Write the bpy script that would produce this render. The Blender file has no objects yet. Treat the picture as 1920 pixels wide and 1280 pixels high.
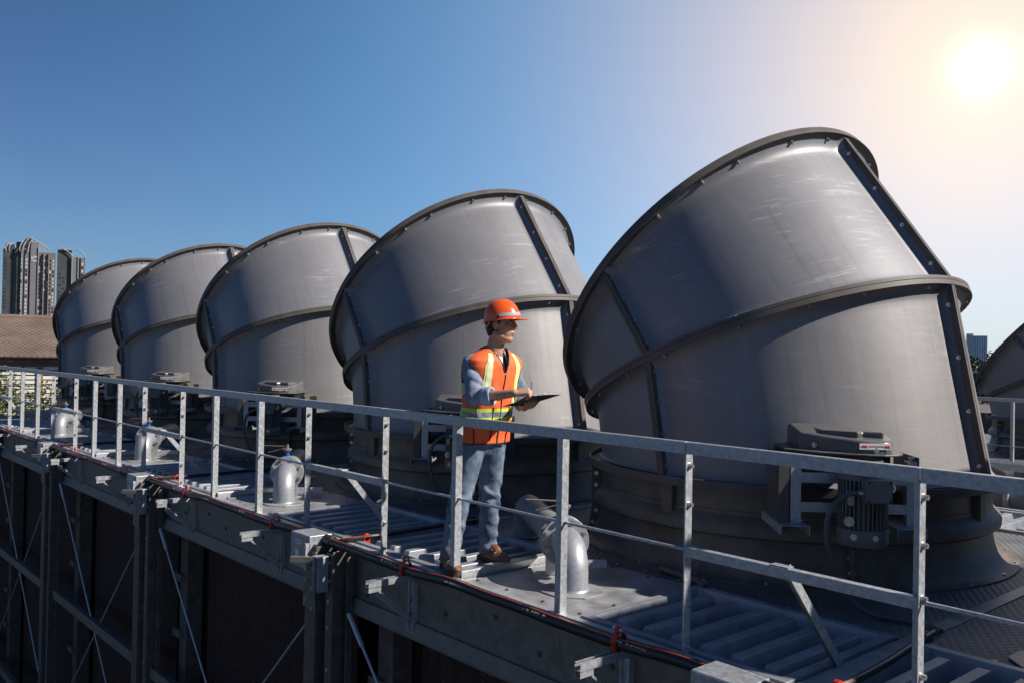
import bpy, bmesh, math, random
from math import sin, cos, pi, radians as R, sqrt
from mathutils import Vector as V, Matrix, noise
random.seed(7)
sc = bpy.context.scene
COL = sc.collection
# ---------------------------------------------------------------- camera
CAM = V((0.0, -3.6948, 1.5518))
YAW, PIT, ROL, FPX = 2.4221, 0.0107, 0.0192, 1665.98
fwd = V((cos(YAW)*cos(PIT), sin(YAW)*cos(PIT), sin(PIT)))
rt = fwd.cross(V((0, 0, 1))).normalized()
up = rt.cross(fwd)
rt2 = cos(ROL)*rt + sin(ROL)*up
up2 = -sin(ROL)*rt + cos(ROL)*up
cd = bpy.data.cameras.new('camera'); cam = bpy.data.objects.new('camera', cd); COL.objects.link(cam)
cam.matrix_world = Matrix(((rt2.x, up2.x, -fwd.x, CAM.x), (rt2.y, up2.y, -fwd.y, CAM.y),
                           (rt2.z, up2.z, -fwd.z, CAM.z), (0, 0, 0, 1)))
cd.sensor_fit = 'HORIZONTAL'; cd.sensor_width = 36.0; cd.lens = FPX/1920*36
cd.clip_start = 0.05; cd.clip_end = 6000
sc.camera = cam
# ---------------------------------------------------------------- sky and sun
SUN_AZ, SUN_EL = 35.0, 36.0
w = bpy.data.worlds.new('World'); sc.world = w; w.use_nodes = True
nt = w.node_tree; nt.nodes.clear()
N = nt.nodes.new; L = nt.links.new
out = N('ShaderNodeOutputWorld'); bg = N('ShaderNodeBackground'); L(bg.outputs[0], out.inputs[0])
sky = N('ShaderNodeTexSky'); sky.sky_type = 'NISHITA'; sky.sun_disc = False
sky.sun_elevation = R(SUN_EL); sky.sun_rotation = R(90-SUN_AZ); sky.altitude = 0
sky.air_density = 1.0; sky.dust_density = 0.4; sky.ozone_density = 2.0
SKY_STRENGTH = 0.05
bg.inputs[1].default_value = SKY_STRENGTH
# bright hazy patch of sky low in the east, where the photograph shows the sun's glow
tc = N('ShaderNodeTexCoord'); gd = N('ShaderNodeVectorMath'); gd.operation = 'DOT_PRODUCT'
ga, ge = R(111.1), R(16.3)
gd.inputs[1].default_value = (cos(ga)*cos(ge), sin(ga)*cos(ge), sin(ge))
nrm = N('ShaderNodeVectorMath'); nrm.operation = 'NORMALIZE'; L(tc.outputs['Generated'], nrm.inputs[0]); L(nrm.outputs[0], gd.inputs[0])
ac = N('ShaderNodeMath'); ac.operation = 'ARCCOSINE'; L(gd.outputs['Value'], ac.inputs[0])
tint = N('ShaderNodeVectorMath'); tint.operation = 'MULTIPLY'; tint.inputs[1].default_value = (.30, .57, .94); L(sky.outputs[0], tint.inputs[0])
cur = tint.outputs[0]
def glow(width, power, color, amt):
    """adds amt*color*exp(-(angle/width)^power)"""
    global cur
    a = N('ShaderNodeMath'); a.operation = 'DIVIDE'; L(ac.outputs[0], a.inputs[0]); a.inputs[1].default_value = R(width)
    b = N('ShaderNodeMath'); b.operation = 'POWER'; L(a.outputs[0], b.inputs[0]); b.inputs[1].default_value = power
    c = N('ShaderNodeMath'); c.operation = 'MULTIPLY'; L(b.outputs[0], c.inputs[0]); c.inputs[1].default_value = -1
    d = N('ShaderNodeMath'); d.operation = 'EXPONENT'; L(c.outputs[0], d.inputs[0])
    e = N('ShaderNodeVectorMath'); e.operation = 'SCALE'; e.inputs[0].default_value = [x*amt/SKY_STRENGTH for x in color]; L(d.outputs[0], e.inputs['Scale'])
    f = N('ShaderNodeVectorMath'); f.operation = 'ADD'; L(cur, f.inputs[0]); L(e.outputs[0], f.inputs[1])
    cur = f.outputs[0]
sx_ = N('ShaderNodeSeparateXYZ'); L(nrm.outputs[0], sx_.inputs[0])
ha = N('ShaderNodeMath'); ha.operation = 'ABSOLUTE'; L(sx_.outputs[2], ha.inputs[0])
hb = N('ShaderNodeMath'); hb.operation = 'DIVIDE'; L(ha.outputs[0], hb.inputs[0]); hb.inputs[1].default_value = -.17
hc = N('ShaderNodeMath'); hc.operation = 'EXPONENT'; L(hb.outputs[0], hc.inputs[0])
hd_ = N('ShaderNodeVectorMath'); hd_.operation = 'SCALE'; hd_.inputs[0].default_value = [x/SKY_STRENGTH for x in (.125, .135, .14)]; L(hc.outputs[0], hd_.inputs['Scale'])
he = N('ShaderNodeVectorMath'); he.operation = 'ADD'; L(cur, he.inputs[0]); L(hd_.outputs[0], he.inputs[1]); cur = he.outputs[0]
GLOWS = [(1.4, 2.0, (1.0, 1.0, .9), .42), (8.5, 1.6, (1.0, .68, .05), .30), (20.0, 2.2, (1.0, .47, .0), .48), (40, 3.0, (.16, .58, 1.0), .34)]
for g in GLOWS: glow(*g)
L(cur, bg.inputs[0])
sd = bpy.data.lights.new('sun', 'SUN'); sun = bpy.data.objects.new('sun', sd); COL.objects.link(sun)
sd.energy = 5.0; sd.angle = R(0.6); sd.color = (1.0, .94, .86)
sdir = V((cos(R(SUN_AZ))*cos(R(SUN_EL)), sin(R(SUN_AZ))*cos(R(SUN_EL)), sin(R(SUN_EL))))
sun.rotation_euler = sdir.to_track_quat('Z', 'Y').to_euler(); sun.location = (20, 10, 30)
vs = sc.view_settings; vs.view_transform = 'Standard'; vs.look = 'None'; vs.gamma = 1; vs.exposure = 0.4; vs.use_curve_mapping = False
sc.cycles.max_bounces = 6; sc.cycles.diffuse_bounces = 3; sc.cycles.glossy_bounces = 3
sc.cycles.use_denoising = True
# ---------------------------------------------------------------- materials
def mat(name, col, rough=.5, metal=0., spec=.5, noise_amt=0., nscale=8., bump=0., bscale=60., col2=None, stretch=None, coord='Object', detail=5., coat=0.):
    m = bpy.data.materials.new(name); m.use_nodes = True
    t = m.node_tree; b = t.nodes['Principled BSDF']
    b.inputs['Base Color'].default_value = (*col, 1); b.inputs['Roughness'].default_value = rough
    b.inputs['Metallic'].default_value = metal; b.inputs['Specular IOR Level'].default_value = spec
    if coat: b.inputs['Coat Weight'].default_value = coat; b.inputs['Coat Roughness'].default_value = .15
    tcn = t.nodes.new('ShaderNodeTexCoord'); mp = t.nodes.new('ShaderNodeMapping'); t.links.new(tcn.outputs[coord], mp.inputs[0])
    if stretch: mp.inputs['Scale'].default_value = stretch
    if noise_amt or col2:
        n = t.nodes.new('ShaderNodeTexNoise'); n.inputs['Scale'].default_value = nscale; n.inputs['Detail'].default_value = detail
        n.inputs['Roughness'].default_value = .62
        t.links.new(mp.outputs[0], n.inputs[0])
        rp = t.nodes.new('ShaderNodeValToRGB'); t.links.new(n.outputs[0], rp.inputs[0])
        c2 = col2 or tuple(min(1, c*(1+noise_amt)) for c in col); c1 = col if col2 else tuple(c*(1-noise_amt) for c in col)
        rp.color_ramp.elements[0].position = .36; rp.color_ramp.elements[1].position = .66
        rp.color_ramp.elements[0].color = (*c1, 1); rp.color_ramp.elements[1].color = (*c2, 1)
        t.links.new(rp.outputs[0], b.inputs['Base Color'])
        mr = t.nodes.new('ShaderNodeMapRange'); t.links.new(n.outputs[0], mr.inputs[0])
        mr.inputs['To Min'].default_value = max(.05, rough-.1); mr.inputs['To Max'].default_value = min(1, rough+.12); t.links.new(mr.outputs[0], b.inputs['Roughness'])
    if bump:
        n2 = t.nodes.new('ShaderNodeTexNoise'); n2.inputs['Scale'].default_value = bscale; n2.inputs['Detail'].default_value = 4
        t.links.new(mp.outputs[0], n2.inputs[0]); bm_ = t.nodes.new('ShaderNodeBump'); bm_.inputs['Strength'].default_value = bump; bm_.inputs['Distance'].default_value = .01
        t.links.new(n2.outputs[0], bm_.inputs['Height']); t.links.new(bm_.outputs[0], b.inputs['Normal'])
    return m
def zinc(name, lo, hi, scale, metal=.55, rough=.42):
    """galvanised steel with crystal spangle and faint stains"""
    m = bpy.data.materials.new(name); m.use_nodes = True; t = m.node_tree; b = t.nodes['Principled BSDF']
    tcn = t.nodes.new('ShaderNodeTexCoord')
    vo = t.nodes.new('ShaderNodeTexVoronoi'); vo.inputs['Scale'].default_value = scale; t.links.new(tcn.outputs['Object'], vo.inputs[0])
    no = t.nodes.new('ShaderNodeTexNoise'); no.inputs['Scale'].default_value = scale*.35; no.inputs['Detail'].default_value = 6; t.links.new(tcn.outputs['Object'], no.inputs[0])
    sx = t.nodes.new('ShaderNodeSeparateColor'); t.links.new(vo.outputs['Color'], sx.inputs[0])
    mx = t.nodes.new('ShaderNodeMath'); mx.operation = 'MULTIPLY_ADD'; t.links.new(sx.outputs[0], mx.inputs[0]); mx.inputs[1].default_value = .45
    sc2 = t.nodes.new('ShaderNodeMath'); sc2.operation = 'MULTIPLY'; t.links.new(no.outputs[0], sc2.inputs[0]); sc2.inputs[1].default_value = .55
    t.links.new(sc2.outputs[0], mx.inputs[2])
    rp = t.nodes.new('ShaderNodeValToRGB'); t.links.new(mx.outputs[0], rp.inputs[0])
    rp.color_ramp.elements[0].position = .2; rp.color_ramp.elements[1].position = .8
    rp.color_ramp.elements[0].color = (*lo, 1); rp.color_ramp.elements[1].color = (*hi, 1)
    t.links.new(rp.outputs[0], b.inputs['Base Color']); b.inputs['Metallic'].default_value = metal
    mr = t.nodes.new('ShaderNodeMapRange'); t.links.new(mx.outputs[0], mr.inputs[0]); mr.inputs['To Min'].default_value = rough-.1; mr.inputs['To Max'].default_value = rough+.15
    t.links.new(mr.outputs[0], b.inputs['Roughness'])
    bu = t.nodes.new('ShaderNodeBump'); bu.inputs['Strength'].default_value = .08; bu.inputs['Distance'].default_value = .004
    t.links.new(no.outputs[0], bu.inputs['Height']); t.links.new(bu.outputs[0], b.inputs['Normal'])
    return m
def shell_mat(name, base, wipe):
    """moulded grey plastic: fine brushed grain, hand-wiped pale strokes, drip stains (uses the panel's UV)"""
    m = bpy.data.materials.new(name); m.use_nodes = True; t = m.node_tree; b = t.nodes['Principled BSDF']
    K = t.nodes.new; LK = t.links.new
    uv = K('ShaderNodeTexCoord'); oi = K('ShaderNodeObjectInfo')
    ad = K('ShaderNodeVectorMath'); ad.operation = 'ADD'; LK(uv.outputs['UV'], ad.inputs[0])
    rn = K('ShaderNodeCombineXYZ'); ml = K('ShaderNodeMath'); ml.operation = 'MULTIPLY'; LK(oi.outputs['Random'], ml.inputs[0]); ml.inputs[1].default_value = 37
    LK(ml.outputs[0], rn.inputs[0]); LK(ml.outputs[0], rn.inputs[1]); LK(rn.outputs[0], ad.inputs[1])
    def nz(sx, sy, det, dist=0., ro=.6):
        mp = K('ShaderNodeMapping'); LK(ad.outputs[0], mp.inputs[0]); mp.inputs['Scale'].default_value = (sx, sy, 1)
        n = K('ShaderNodeTexNoise'); n.inputs['Scale'].default_value = 1; n.inputs['Detail'].default_value = det; n.inputs['Distortion'].default_value = dist
        n.inputs['Roughness'].default_value = ro; LK(mp.outputs[0], n.inputs[0]); return n.outputs[0]
    def ramp(x, a, b_):
        r = K('ShaderNodeMapRange'); LK(x, r.inputs[0]); r.inputs['From Min'].default_value = a; r.inputs['From Max'].default_value = b_; r.clamp = True; return r.outputs[0]
    def mul(a, b_):
        q = K('ShaderNodeMath'); q.operation = 'MULTIPLY'
        if isinstance(a, float): q.inputs[0].default_value = a
        else: LK(a, q.inputs[0])
        if isinstance(b_, float): q.inputs[1].default_value = b_
        else: LK(b_, q.inputs[1])
        return q.outputs[0]
    strokes = ramp(nz(2.2, 26, 5, 1.1, .7), .54, .74); where = ramp(nz(1.3, 1.6, 2, .3), .47, .62)
    drips = ramp(nz(13, .8, 4, .3), .55, .8); cloud = nz(1.4, 1.8, 4); grain = nz(2, 160, 3)
    wp = mul(mul(strokes, where), float(wipe))
    mx = K('ShaderNodeMix'); mx.data_type = 'RGBA'; LK(cloud, mx.inputs[0]); mx.inputs[6].default_value = (*[c*.86 for c in base], 1); mx.inputs[7].default_value = (*[c*1.12 for c in base], 1)
    m2 = K('ShaderNodeMix'); m2.data_type = 'RGBA'; LK(wp, m2.inputs[0]); LK(mx.outputs[2], m2.inputs[6]); m2.inputs[7].default_value = (.5, .5, .52, 1)
    m3 = K('ShaderNodeMix'); m3.data_type = 'RGBA'; LK(mul(drips, .4), m3.inputs[0]); LK(m2.outputs[2], m3.inputs[6]); m3.inputs[7].default_value = (.33, .31, .3, 1)
    runs = ramp(nz(19, .55, 4, .25), .56, .78); m4 = K('ShaderNodeMix'); m4.data_type = 'RGBA'; LK(mul(runs, .38), m4.inputs[0]); LK(m3.outputs[2], m4.inputs[6]); m4.inputs[7].default_value = (.10, .088, .08, 1)
    hv = K('ShaderNodeMapRange'); LK(oi.outputs['Random'], hv.inputs[0]); hv.inputs['To Min'].default_value = .90; hv.inputs['To Max'].default_value = 1.08
    m5 = K('ShaderNodeVectorMath'); m5.operation = 'SCALE'; LK(m4.outputs[2], m5.inputs[0]); LK(hv.outputs[0], m5.inputs['Scale'])
    LK(m5.outputs[0], b.inputs['Base Color'])
    mr = K('ShaderNodeMapRange'); LK(cloud, mr.inputs[0]); mr.inputs['To Min'].default_value = .44; mr.inputs['To Max'].default_value = .58; LK(mr.outputs[0], b.inputs['Roughness'])
    bu = K('ShaderNodeBump'); bu.inputs['Strength'].default_value = .05; bu.inputs['Distance'].default_value = .01; LK(grain, bu.inputs['Height'])
    b2 = K('ShaderNodeBump'); b2.inputs['Strength'].default_value = .06; b2.inputs['Distance'].default_value = .05; LK(nz(2.5, 3, 2), b2.inputs['Height']); LK(bu.outputs[0], b2.inputs['Normal'])
    LK(b2.outputs[0], b.inputs['Normal']); b.inputs['Specular IOR Level'].default_value = .5; b.inputs['Metallic'].default_value = .22
    return m
def tread_mat(name, c1, c2, scale):
    """raised diamond pattern of floor plate as fine relief"""
    m = bpy.data.materials.new(name); m.use_nodes = True; t = m.node_tree; b = t.nodes['Principled BSDF']
    K = t.nodes.new; LK = t.links.new; tcn = K('ShaderNodeTexCoord')
    mp = K('ShaderNodeMapping'); mp.inputs['Rotation'].default_value = (0, 0, R(45)); mp.inputs['Scale'].default_value = (scale, scale*.6, scale); LK(tcn.outputs['Object'], mp.inputs[0])
    ch = K('ShaderNodeTexVoronoi'); ch.inputs['Randomness'].default_value = 0; ch.inputs['Scale'].default_value = 1; LK(mp.outputs[0], ch.inputs[0])
    mr = K('ShaderNodeMapRange'); LK(ch.outputs['Distance'], mr.inputs[0]); mr.inputs['From Min'].default_value = .25; mr.inputs['From Max'].default_value = .45; mr.inputs['To Min'].default_value = 1; mr.inputs['To Max'].default_value = 0
    no = K('ShaderNodeTexNoise'); no.inputs['Scale'].default_value = 2.2; no.inputs['Detail'].default_value = 8; LK(tcn.outputs['Object'], no.inputs[0])
    rp = K('ShaderNodeValToRGB'); LK(no.outputs[0], rp.inputs[0]); rp.color_ramp.elements[0].position = .3; rp.color_ramp.elements[1].position = .7
    rp.color_ramp.elements[0].color = (*c1, 1); rp.color_ramp.elements[1].color = (*c2, 1); LK(rp.outputs[0], b.inputs['Base Color'])
    bu = K('ShaderNodeBump'); bu.inputs['Strength'].default_value = .6; bu.inputs['Distance'].default_value = .006; LK(mr.outputs[0], bu.inputs['Height']); LK(bu.outputs[0], b.inputs['Normal'])
    b.inputs['Roughness'].default_value = .55; b.inputs['Metallic'].default_value = .2
    return m
def dotted_mat(name):
    """black honeycomb fill media with rows of small pale nubs"""
    m = bpy.data.materials.new(name); m.use_nodes = True; t = m.node_tree; b = t.nodes['Principled BSDF']
    K = t.nodes.new; LK = t.links.new; tcn = K('ShaderNodeTexCoord')
    mp = K('ShaderNodeMapping'); mp.inputs['Scale'].default_value = (22, 1, 22); LK(tcn.outputs['Object'], mp.inputs[0])
    ch = K('ShaderNodeTexVoronoi'); ch.inputs['Randomness'].default_value = .15; ch.inputs['Scale'].default_value = 1; LK(mp.outputs[0], ch.inputs[0])
    mr = K('ShaderNodeMapRange'); LK(ch.outputs['Distance'], mr.inputs[0]); mr.inputs['From Min'].default_value = .1; mr.inputs['From Max'].default_value = .3; mr.inputs['To Min'].default_value = 1; mr.inputs['To Max'].default_value = 0
    mx = K('ShaderNodeMix'); mx.data_type = 'RGBA'; LK(mr.outputs[0], mx.inputs[0]); mx.inputs[6].default_value = (.030, .012, .009, 1); mx.inputs[7].default_value = (.22, .12, .10, 1)
    LK(mx.outputs[2], b.inputs['Base Color']); b.inputs['Roughness'].default_value = .7
    bu = K('ShaderNodeBump'); bu.inputs['Strength'].default_value = .5; bu.inputs['Distance'].default_value = .01; LK(mr.outputs[0], bu.inputs['Height']); LK(bu.outputs[0], b.inputs['Normal'])
    return m
M = {}
M['shell'] = shell_mat('moulded_grey', (.235, .228, .238), .9)
M['shell_lower'] = shell_mat('moulded_grey_lower', (.225, .213, .215), .35)
M['flange'] = mat('flange_grey', (.115, .100, .088), .55, spec=.25, noise_amt=.18, nscale=3)
M['base'] = mat('base_grey', (.15, .124, .102), .5, spec=.3, noise_amt=.28, nscale=3.5, bump=.05, bscale=12)
M['zinc'] = zinc('galvanised_steel', (.30, .31, .33), (.55, .56, .58), 55)
M['zinc_rail'] = zinc('galvanised_rail', (.36, .37, .385), (.55, .56, .575), 60, .45, .4)
M['zinc_dark'] = zinc('dark_zinc', (.135, .124, .108), (.215, .198, .176), 16, .35, .55)  # darker, browner zinc; on the kick braces it stands in for shade
M['pipe'] = zinc('cast_zinc', (.30, .31, .33), (.38, .39, .41), 90, .35, .46)
M['pipe_dull'] = mat('dull_grey_pipe', (.23, .24, .25), .5, metal=.2, noise_amt=.15, nscale=5)
M['plate'] = mat('smooth_plate', (.29, .29, .295), .42, metal=.1, noise_amt=.35, nscale=4.5, bump=.08, bscale=9)
M['rib'] = mat('ribbed_sheet', (.27, .285, .31), .38, metal=.1, noise_amt=.2, nscale=5, bump=.05, bscale=20)
M['tread'] = tread_mat('tread_plate', (.10, .10, .105), (.2, .195, .19), 26)
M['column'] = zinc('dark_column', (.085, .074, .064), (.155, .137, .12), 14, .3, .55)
M['fill'] = dotted_mat('fill_media')
M['black'] = mat('black_plastic', (.018, .018, .019), .38, noise_amt=.2, nscale=20)
M['conduit'] = mat('black_conduit', (.02, .019, .019), .35, spec=.5)
M['red'] = mat('red_clamp', (.5, .025, .015), .4)
M['redline'] = mat('orange_red_line', (.55, .06, .02), .5)
M['bolt'] = mat('bolt_steel', (.6, .55, .5), .3, metal=.8, noise_amt=.2, nscale=40)
M['motor'] = mat('motor_grey', (.125, .124, .12), .45, noise_amt=.1, nscale=9)
M['motor_lid'] = mat('hood_grey', (.12, .116, .112), .33, noise_amt=.12, nscale=6)
M['cable'] = mat('grey_cable', (.09, .088, .085), .5)
M['white'] = mat('white_print', (.8, .8, .8), .5)
M['signred'] = mat('sign_red', (.55, .02, .02), .5)
M['blue'] = mat('blue_valve', (.015, .12, .42), .35)
M['brass'] = mat('worn_brass', (.42, .3, .2), .45, metal=.5, noise_amt=.2, nscale=30)
M['boxzinc'] = zinc('box_zinc', (.30, .31, .33), (.46, .47, .49), 40, .4, .4)
# ---------------------------------------------------------------- mesh helpers
class MB:
    def __init__(s): s.v = []; s.f = []; s.m = []; s.uv = None
    def add(s, vs, fs, mi=0):
        o = len(s.v); s.v += [tuple(x) for x in vs]; s.f += [tuple(i+o for i in f) for f in fs]; s.m += [mi]*len(fs); return s
    def box(s, a, b, mi=0, T=None):
        x0, y0, z0 = a; x1, y1, z1 = b
        vs = [V(p) for p in ((x0, y0, z0), (x1, y0, z0), (x1, y1, z0), (x0, y1, z0), (x0, y0, z1), (x1, y0, z1), (x1, y1, z1), (x0, y1, z1))]
        if T: vs = [T @ p for p in vs]
        return s.add(vs, [(3, 2, 1, 0), (4, 5, 6, 7), (0, 1, 5, 4), (1, 2, 6, 5), (2, 3, 7, 6), (3, 0, 4, 7)], mi)
    def bar(s, p, q, wx, wy, mi=0, hint=(0, 0, 1)):
        """box beam from p to q with width wx (sideways) and wy (along hint)"""
        p, q = V(p), V(q); d = (q-p).normalized(); h = V(hint); a = d.cross(h)
        if a.length < 1e-4: a = d.cross(V((1, 0, 0)))
        a.normalize(); b = a.cross(d).normalized(); a *= wx/2; b *= wy/2
        vs = [p-a-b, p+a-b, p+a+b, p-a+b, q-a-b, q+a-b, q+a+b, q-a+b]
        return s.add(vs, [(3, 2, 1, 0), (4, 5, 6, 7), (0, 1, 5, 4), (1, 2, 6, 5), (2, 3, 7, 6), (3, 0, 4, 7)], mi)
    def prism(s, poly, z0, z1, mi=0, T=None):
        n = len(poly); vs = [V((x, y, z0)) for x, y in poly]+[V((x, y, z1)) for x, y in poly]
        if T: vs = [T @ p for p in vs]
        return s.add(vs, [tuple(range(n-1, -1, -1)), tuple(range(n, 2*n))]+[(i, (i+1) % n, n+(i+1) % n, n+i) for i in range(n)], mi)
    def tube(s, path, r, n=10, mi=0, cap=True, rad=None):
        path = [V(p) for p in path]; k = len(path); rings = []; a = None
        for i, p in enumerate(path):
            d = (path[min(i+1, k-1)]-path[max(i-1, 0)]).normalized()
            if a is None:
                a = d.cross(V((0, 0, 1)));
                if a.length < .05: a = d.cross(V((1, 0, 0)))
            a = (a-d*a.dot(d)).normalized(); b = d.cross(a); rr = rad[i] if rad else r
            rings.append([p+rr*(cos(2*pi*j/n)*a+sin(2*pi*j/n)*b) for j in range(n)])
        vs = [x for rg in rings for x in rg]
        fs = [(i*n+j, i*n+(j+1) % n, (i+1)*n+(j+1) % n, (i+1)*n+j) for i in range(k-1) for j in range(n)]
        if cap: fs += [tuple(range(n-1, -1, -1)), tuple((k-1)*n+j for j in range(n))]
        return s.add(vs, fs, mi)
    def cyl(s, p, q, r, n=12, mi=0, r2=None): return s.tube([p, q], r, n, mi, True, [r, r if r2 is None else r2])
    def lathe(s, prof, n=48, mi=0, c=(0, 0, 0), a0=0., a1=2*pi):
        full = abs(a1-a0-2*pi) < 1e-6; m = n if full else n+1; k = len(prof)
        vs = [V((c[0]+r*cos(a0+(a1-a0)*j/n), c[1]+r*sin(a0+(a1-a0)*j/n), c[2]+z)) for r, z in prof for j in range(m)]
        fs = [(i*m+j, i*m+(j+1) % m, (i+1)*m+(j+1) % m, (i+1)*m+j) for i in range(k-1) for j in range(m if full else n)]
        return s.add(vs, fs, mi)
    def grid(s, P, mi=0):
        nu, nv = len(P), len(P[0]); vs = [p for row in P for p in row]
        return s.add(vs, [(i*nv+j, (i+1)*nv+j, (i+1)*nv+j+1, i*nv+j+1) for i in range(nu-1) for j in range(nv-1)], mi)
    def mesh(s, name, mats, smooth=None, uv=None):
        me = bpy.data.meshes.new(name); me.from_pydata(s.v, [], s.f); me.validate()
        for m_ in (mats if isinstance(mats, (list, tuple)) else [mats]): me.materials.append(m_)
        if len(me.polygons) == len(s.m): me.polygons.foreach_set('material_index', s.m)
        bm = bmesh.new(); bm.from_mesh(me); bmesh.ops.recalc_face_normals(bm, faces=bm.faces); bm.to_mesh(me); bm.free()
        if uv:
            ul = me.uv_layers.new(name='UVMap')
            for lp in me.loops: ul.data[lp.index].uv = uv[lp.vertex_index]
        if smooth is not None:
            me.polygons.foreach_set('use_smooth', [True]*len(me.polygons)); me.set_sharp_from_angle(angle=R(smooth))
        me.update(); return me
    def build(s, name, mats, parent=None, smooth=None, loc=None, bevel=0., uv=None, seg=2):
        o = bpy.data.objects.new(name, s.mesh(name, mats, smooth, uv)); COL.objects.link(o)
        if parent: o.parent = parent
        if loc: o.location = loc
        if bevel: bev(o, bevel, seg)
        return o
def bev(o, wd, seg=2):
    b = o.modifiers.new('edge', 'BEVEL'); b.width = wd; b.segments = seg; b.limit_method = 'ANGLE'; b.angle_limit = R(35); b.harden_normals = False
def empty(name, loc=(0, 0, 0), rz=0., label=None, cat=None, group=None, kind=None):
    o = bpy.data.objects.new(name, None); COL.objects.link(o); o.location = loc; o.rotation_euler = (0, 0, rz); o.empty_display_size = .2
    return tag(o, label, cat, group, kind)
def tag(o, label=None, cat=None, group=None, kind=None):
    for k, v_ in (('label', label), ('category', cat), ('group', group), ('kind', kind)):
        if v_: o[k] = v_
    return o
def link_copy(o, parent=None, loc=None):
    c = o.copy(); COL.objects.link(c)
    if parent: c.parent = parent
    if loc: c.location = loc
    return c
def children(o): return [x for x in COL.objects if x.parent == o]
def copy_tree(o, loc=None, parent=None):
    c = link_copy(o, parent, loc)
    for ch in list(o.children): copy_tree(ch, None, c)
    return c
def rot_T(loc, rz): return Matrix.Translation(V(loc)) @ Matrix.Rotation(rz, 4, 'Z')
def bolt(mb, p, n, r=.011, h=.014, mi=0):
    """hex head on a surface point p with outward normal n"""
    n = V(n).normalized(); p = V(p); mb.tube([p-n*.004, p+n*h*.35], r*1.5, 8, mi); mb.tube([p+n*h*.3, p+n*h], r, 6, mi)
# ================================================================ layout numbers
BAY = 4.0261
X0 = -2.8411                       # first upright of the guard rail
OFF = (0.0, 0.9034, 1.9267, 2.8292)
SX, SY = -4.1775, 3.1074           # nearest fan stack
NB = 5
XL, XR = -22.45, 3.9               # ends of the deck
YB = 6.22                          # back edge of the deck
JN = [-6.25+BAY-BAY*k for k in range(0, 5)]      # joints between bays (first one nearest the camera)
GZ = -5.2
# ================================================================ ground
g = MB(); g.box((-3000, -3000, GZ-1), (3000, 3000, GZ)); tag(g.build('ground', mat('dark_asphalt', (.045, .045, .047), .85, noise_amt=.3, nscale=.6)), kind='structure')
# ================================================================ deck of the cooling tower (setting)
d = MB()
d.box((XL, 1.2, -.12), (XR, YB-1.25, 0.0)); deck = d.build('deck', M['tread']); tag(deck, kind='structure')
d = MB(); d.box((XL, .03, -.18), (XR, 1.2, -.11)); d.box((XL, YB-1.25, -.18), (XR, YB, -.11)); d.build('sub_floor', M['flange'], deck)
d = MB(); d.box((XL, -.012, -.03), (XR, .04, .012)); d.box((XL, YB-.03, -.05), (XR, YB+.02, .03)); d.build('edge_angle', M['zinc_rail'], deck, bevel=.003)
def ribbed_panel(name='ribbed_panel', wx=1.34, wy=1.12, nr=6, fl=.10):
    """pressed cover sheet: raised rim, recessed floor, rounded ribs running across"""
    rim, drop = .055, .03
    xs = [0, rim, rim+drop]; zx = [('rim', 0), ('rim', 0), ('floor', 0)]
    pitch = (wx-2*(rim+drop))/nr
    for i in range(nr):
        x = rim+drop+pitch*i
        xs += [x+pitch*.38, x+pitch*.38+.014, x+pitch*.38+.018, x+pitch*.88-.018, x+pitch*.88-.014, x+pitch*.88]
        zx += [('rib', 0), ('rib', .94), ('rib', 1), ('rib', 1), ('rib', .94), ('rib', 0)]
    xs += [wx-rim-drop, wx-rim, wx]; zx += [('floor', 0), ('rim', 0), ('rim', 0)]
    ys = [0, rim, rim+drop, fl, fl+.03, fl+.04, wy-fl-.04-.03, wy-fl-.03, wy-rim-drop, wy-rim, wy]; zy = ['rim', 'rim', 0, 0, .94, 1, 1, 0, 0, 'rim', 'rim']
    P = []
    for x, (k, a) in zip(xs, zx):
        row = []
        for y, b in zip(ys, zy):
            if k == 'rim' or b == 'rim': z = .022
            else: z = -.075+.100*a*b
            row.append(V((x, y, z)))
        P.append(row)
    m = MB(); m.grid(P); m.box((0, 0, -.1), (wx, .004, .02)); m.box((0, wy-.004, -.05), (wx, wy, .02)); m.box((0, .004, -.05), (.004, wy-.004, .02)); m.box((wx-.004, .004, -.05), (wx, wy-.004, .02))
    return m.build(name, M['rib'], deck, smooth=8, bevel=.002)
rp0 = ribbed_panel()
def smooth_plate():
    m = MB(); m.box((0, 0, -.03), (1.075, 1.12, .004))
    o = m.build('smooth_plate', M['plate'], deck, bevel=.003)
    b = MB()
    for x in (.06, .36, .7, 1.02):
        for y in (.06, 1.06): bolt(b, (x, y, .004), (0, 0, 1), .009, .01)
    for y in (.35, .7): bolt(b, (1.03, y, .004), (0, 0, 1), .009, .01)
    tag(b.build('screws', M['flange'], o), kind='stuff'); return o
sp0 = smooth_plate()
ch = MB(); ch.box((0, 0, 0), (.075, 1.0, .004)); ch.box((0, 0, .004), (.004, 1.0, .062)); ch.box((.071, 0, .004), (.075, 1.0, .062)); ch.box((.0, 0, .062), (.075, 1.0, .066))
ch0 = ch.build('channel_beam', M['zinc_rail'], deck, bevel=.003)
st = MB(); st.box((-.045, .05, -.03), (.045, YB-.1, .008)); st0 = st.build('joint_strip', M['plate'], deck, bevel=.002)
used = set()
def put(src, loc):
    if src.name not in used: used.add(src.name); src.location = loc
    else: copy_tree(src, loc, deck)
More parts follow.
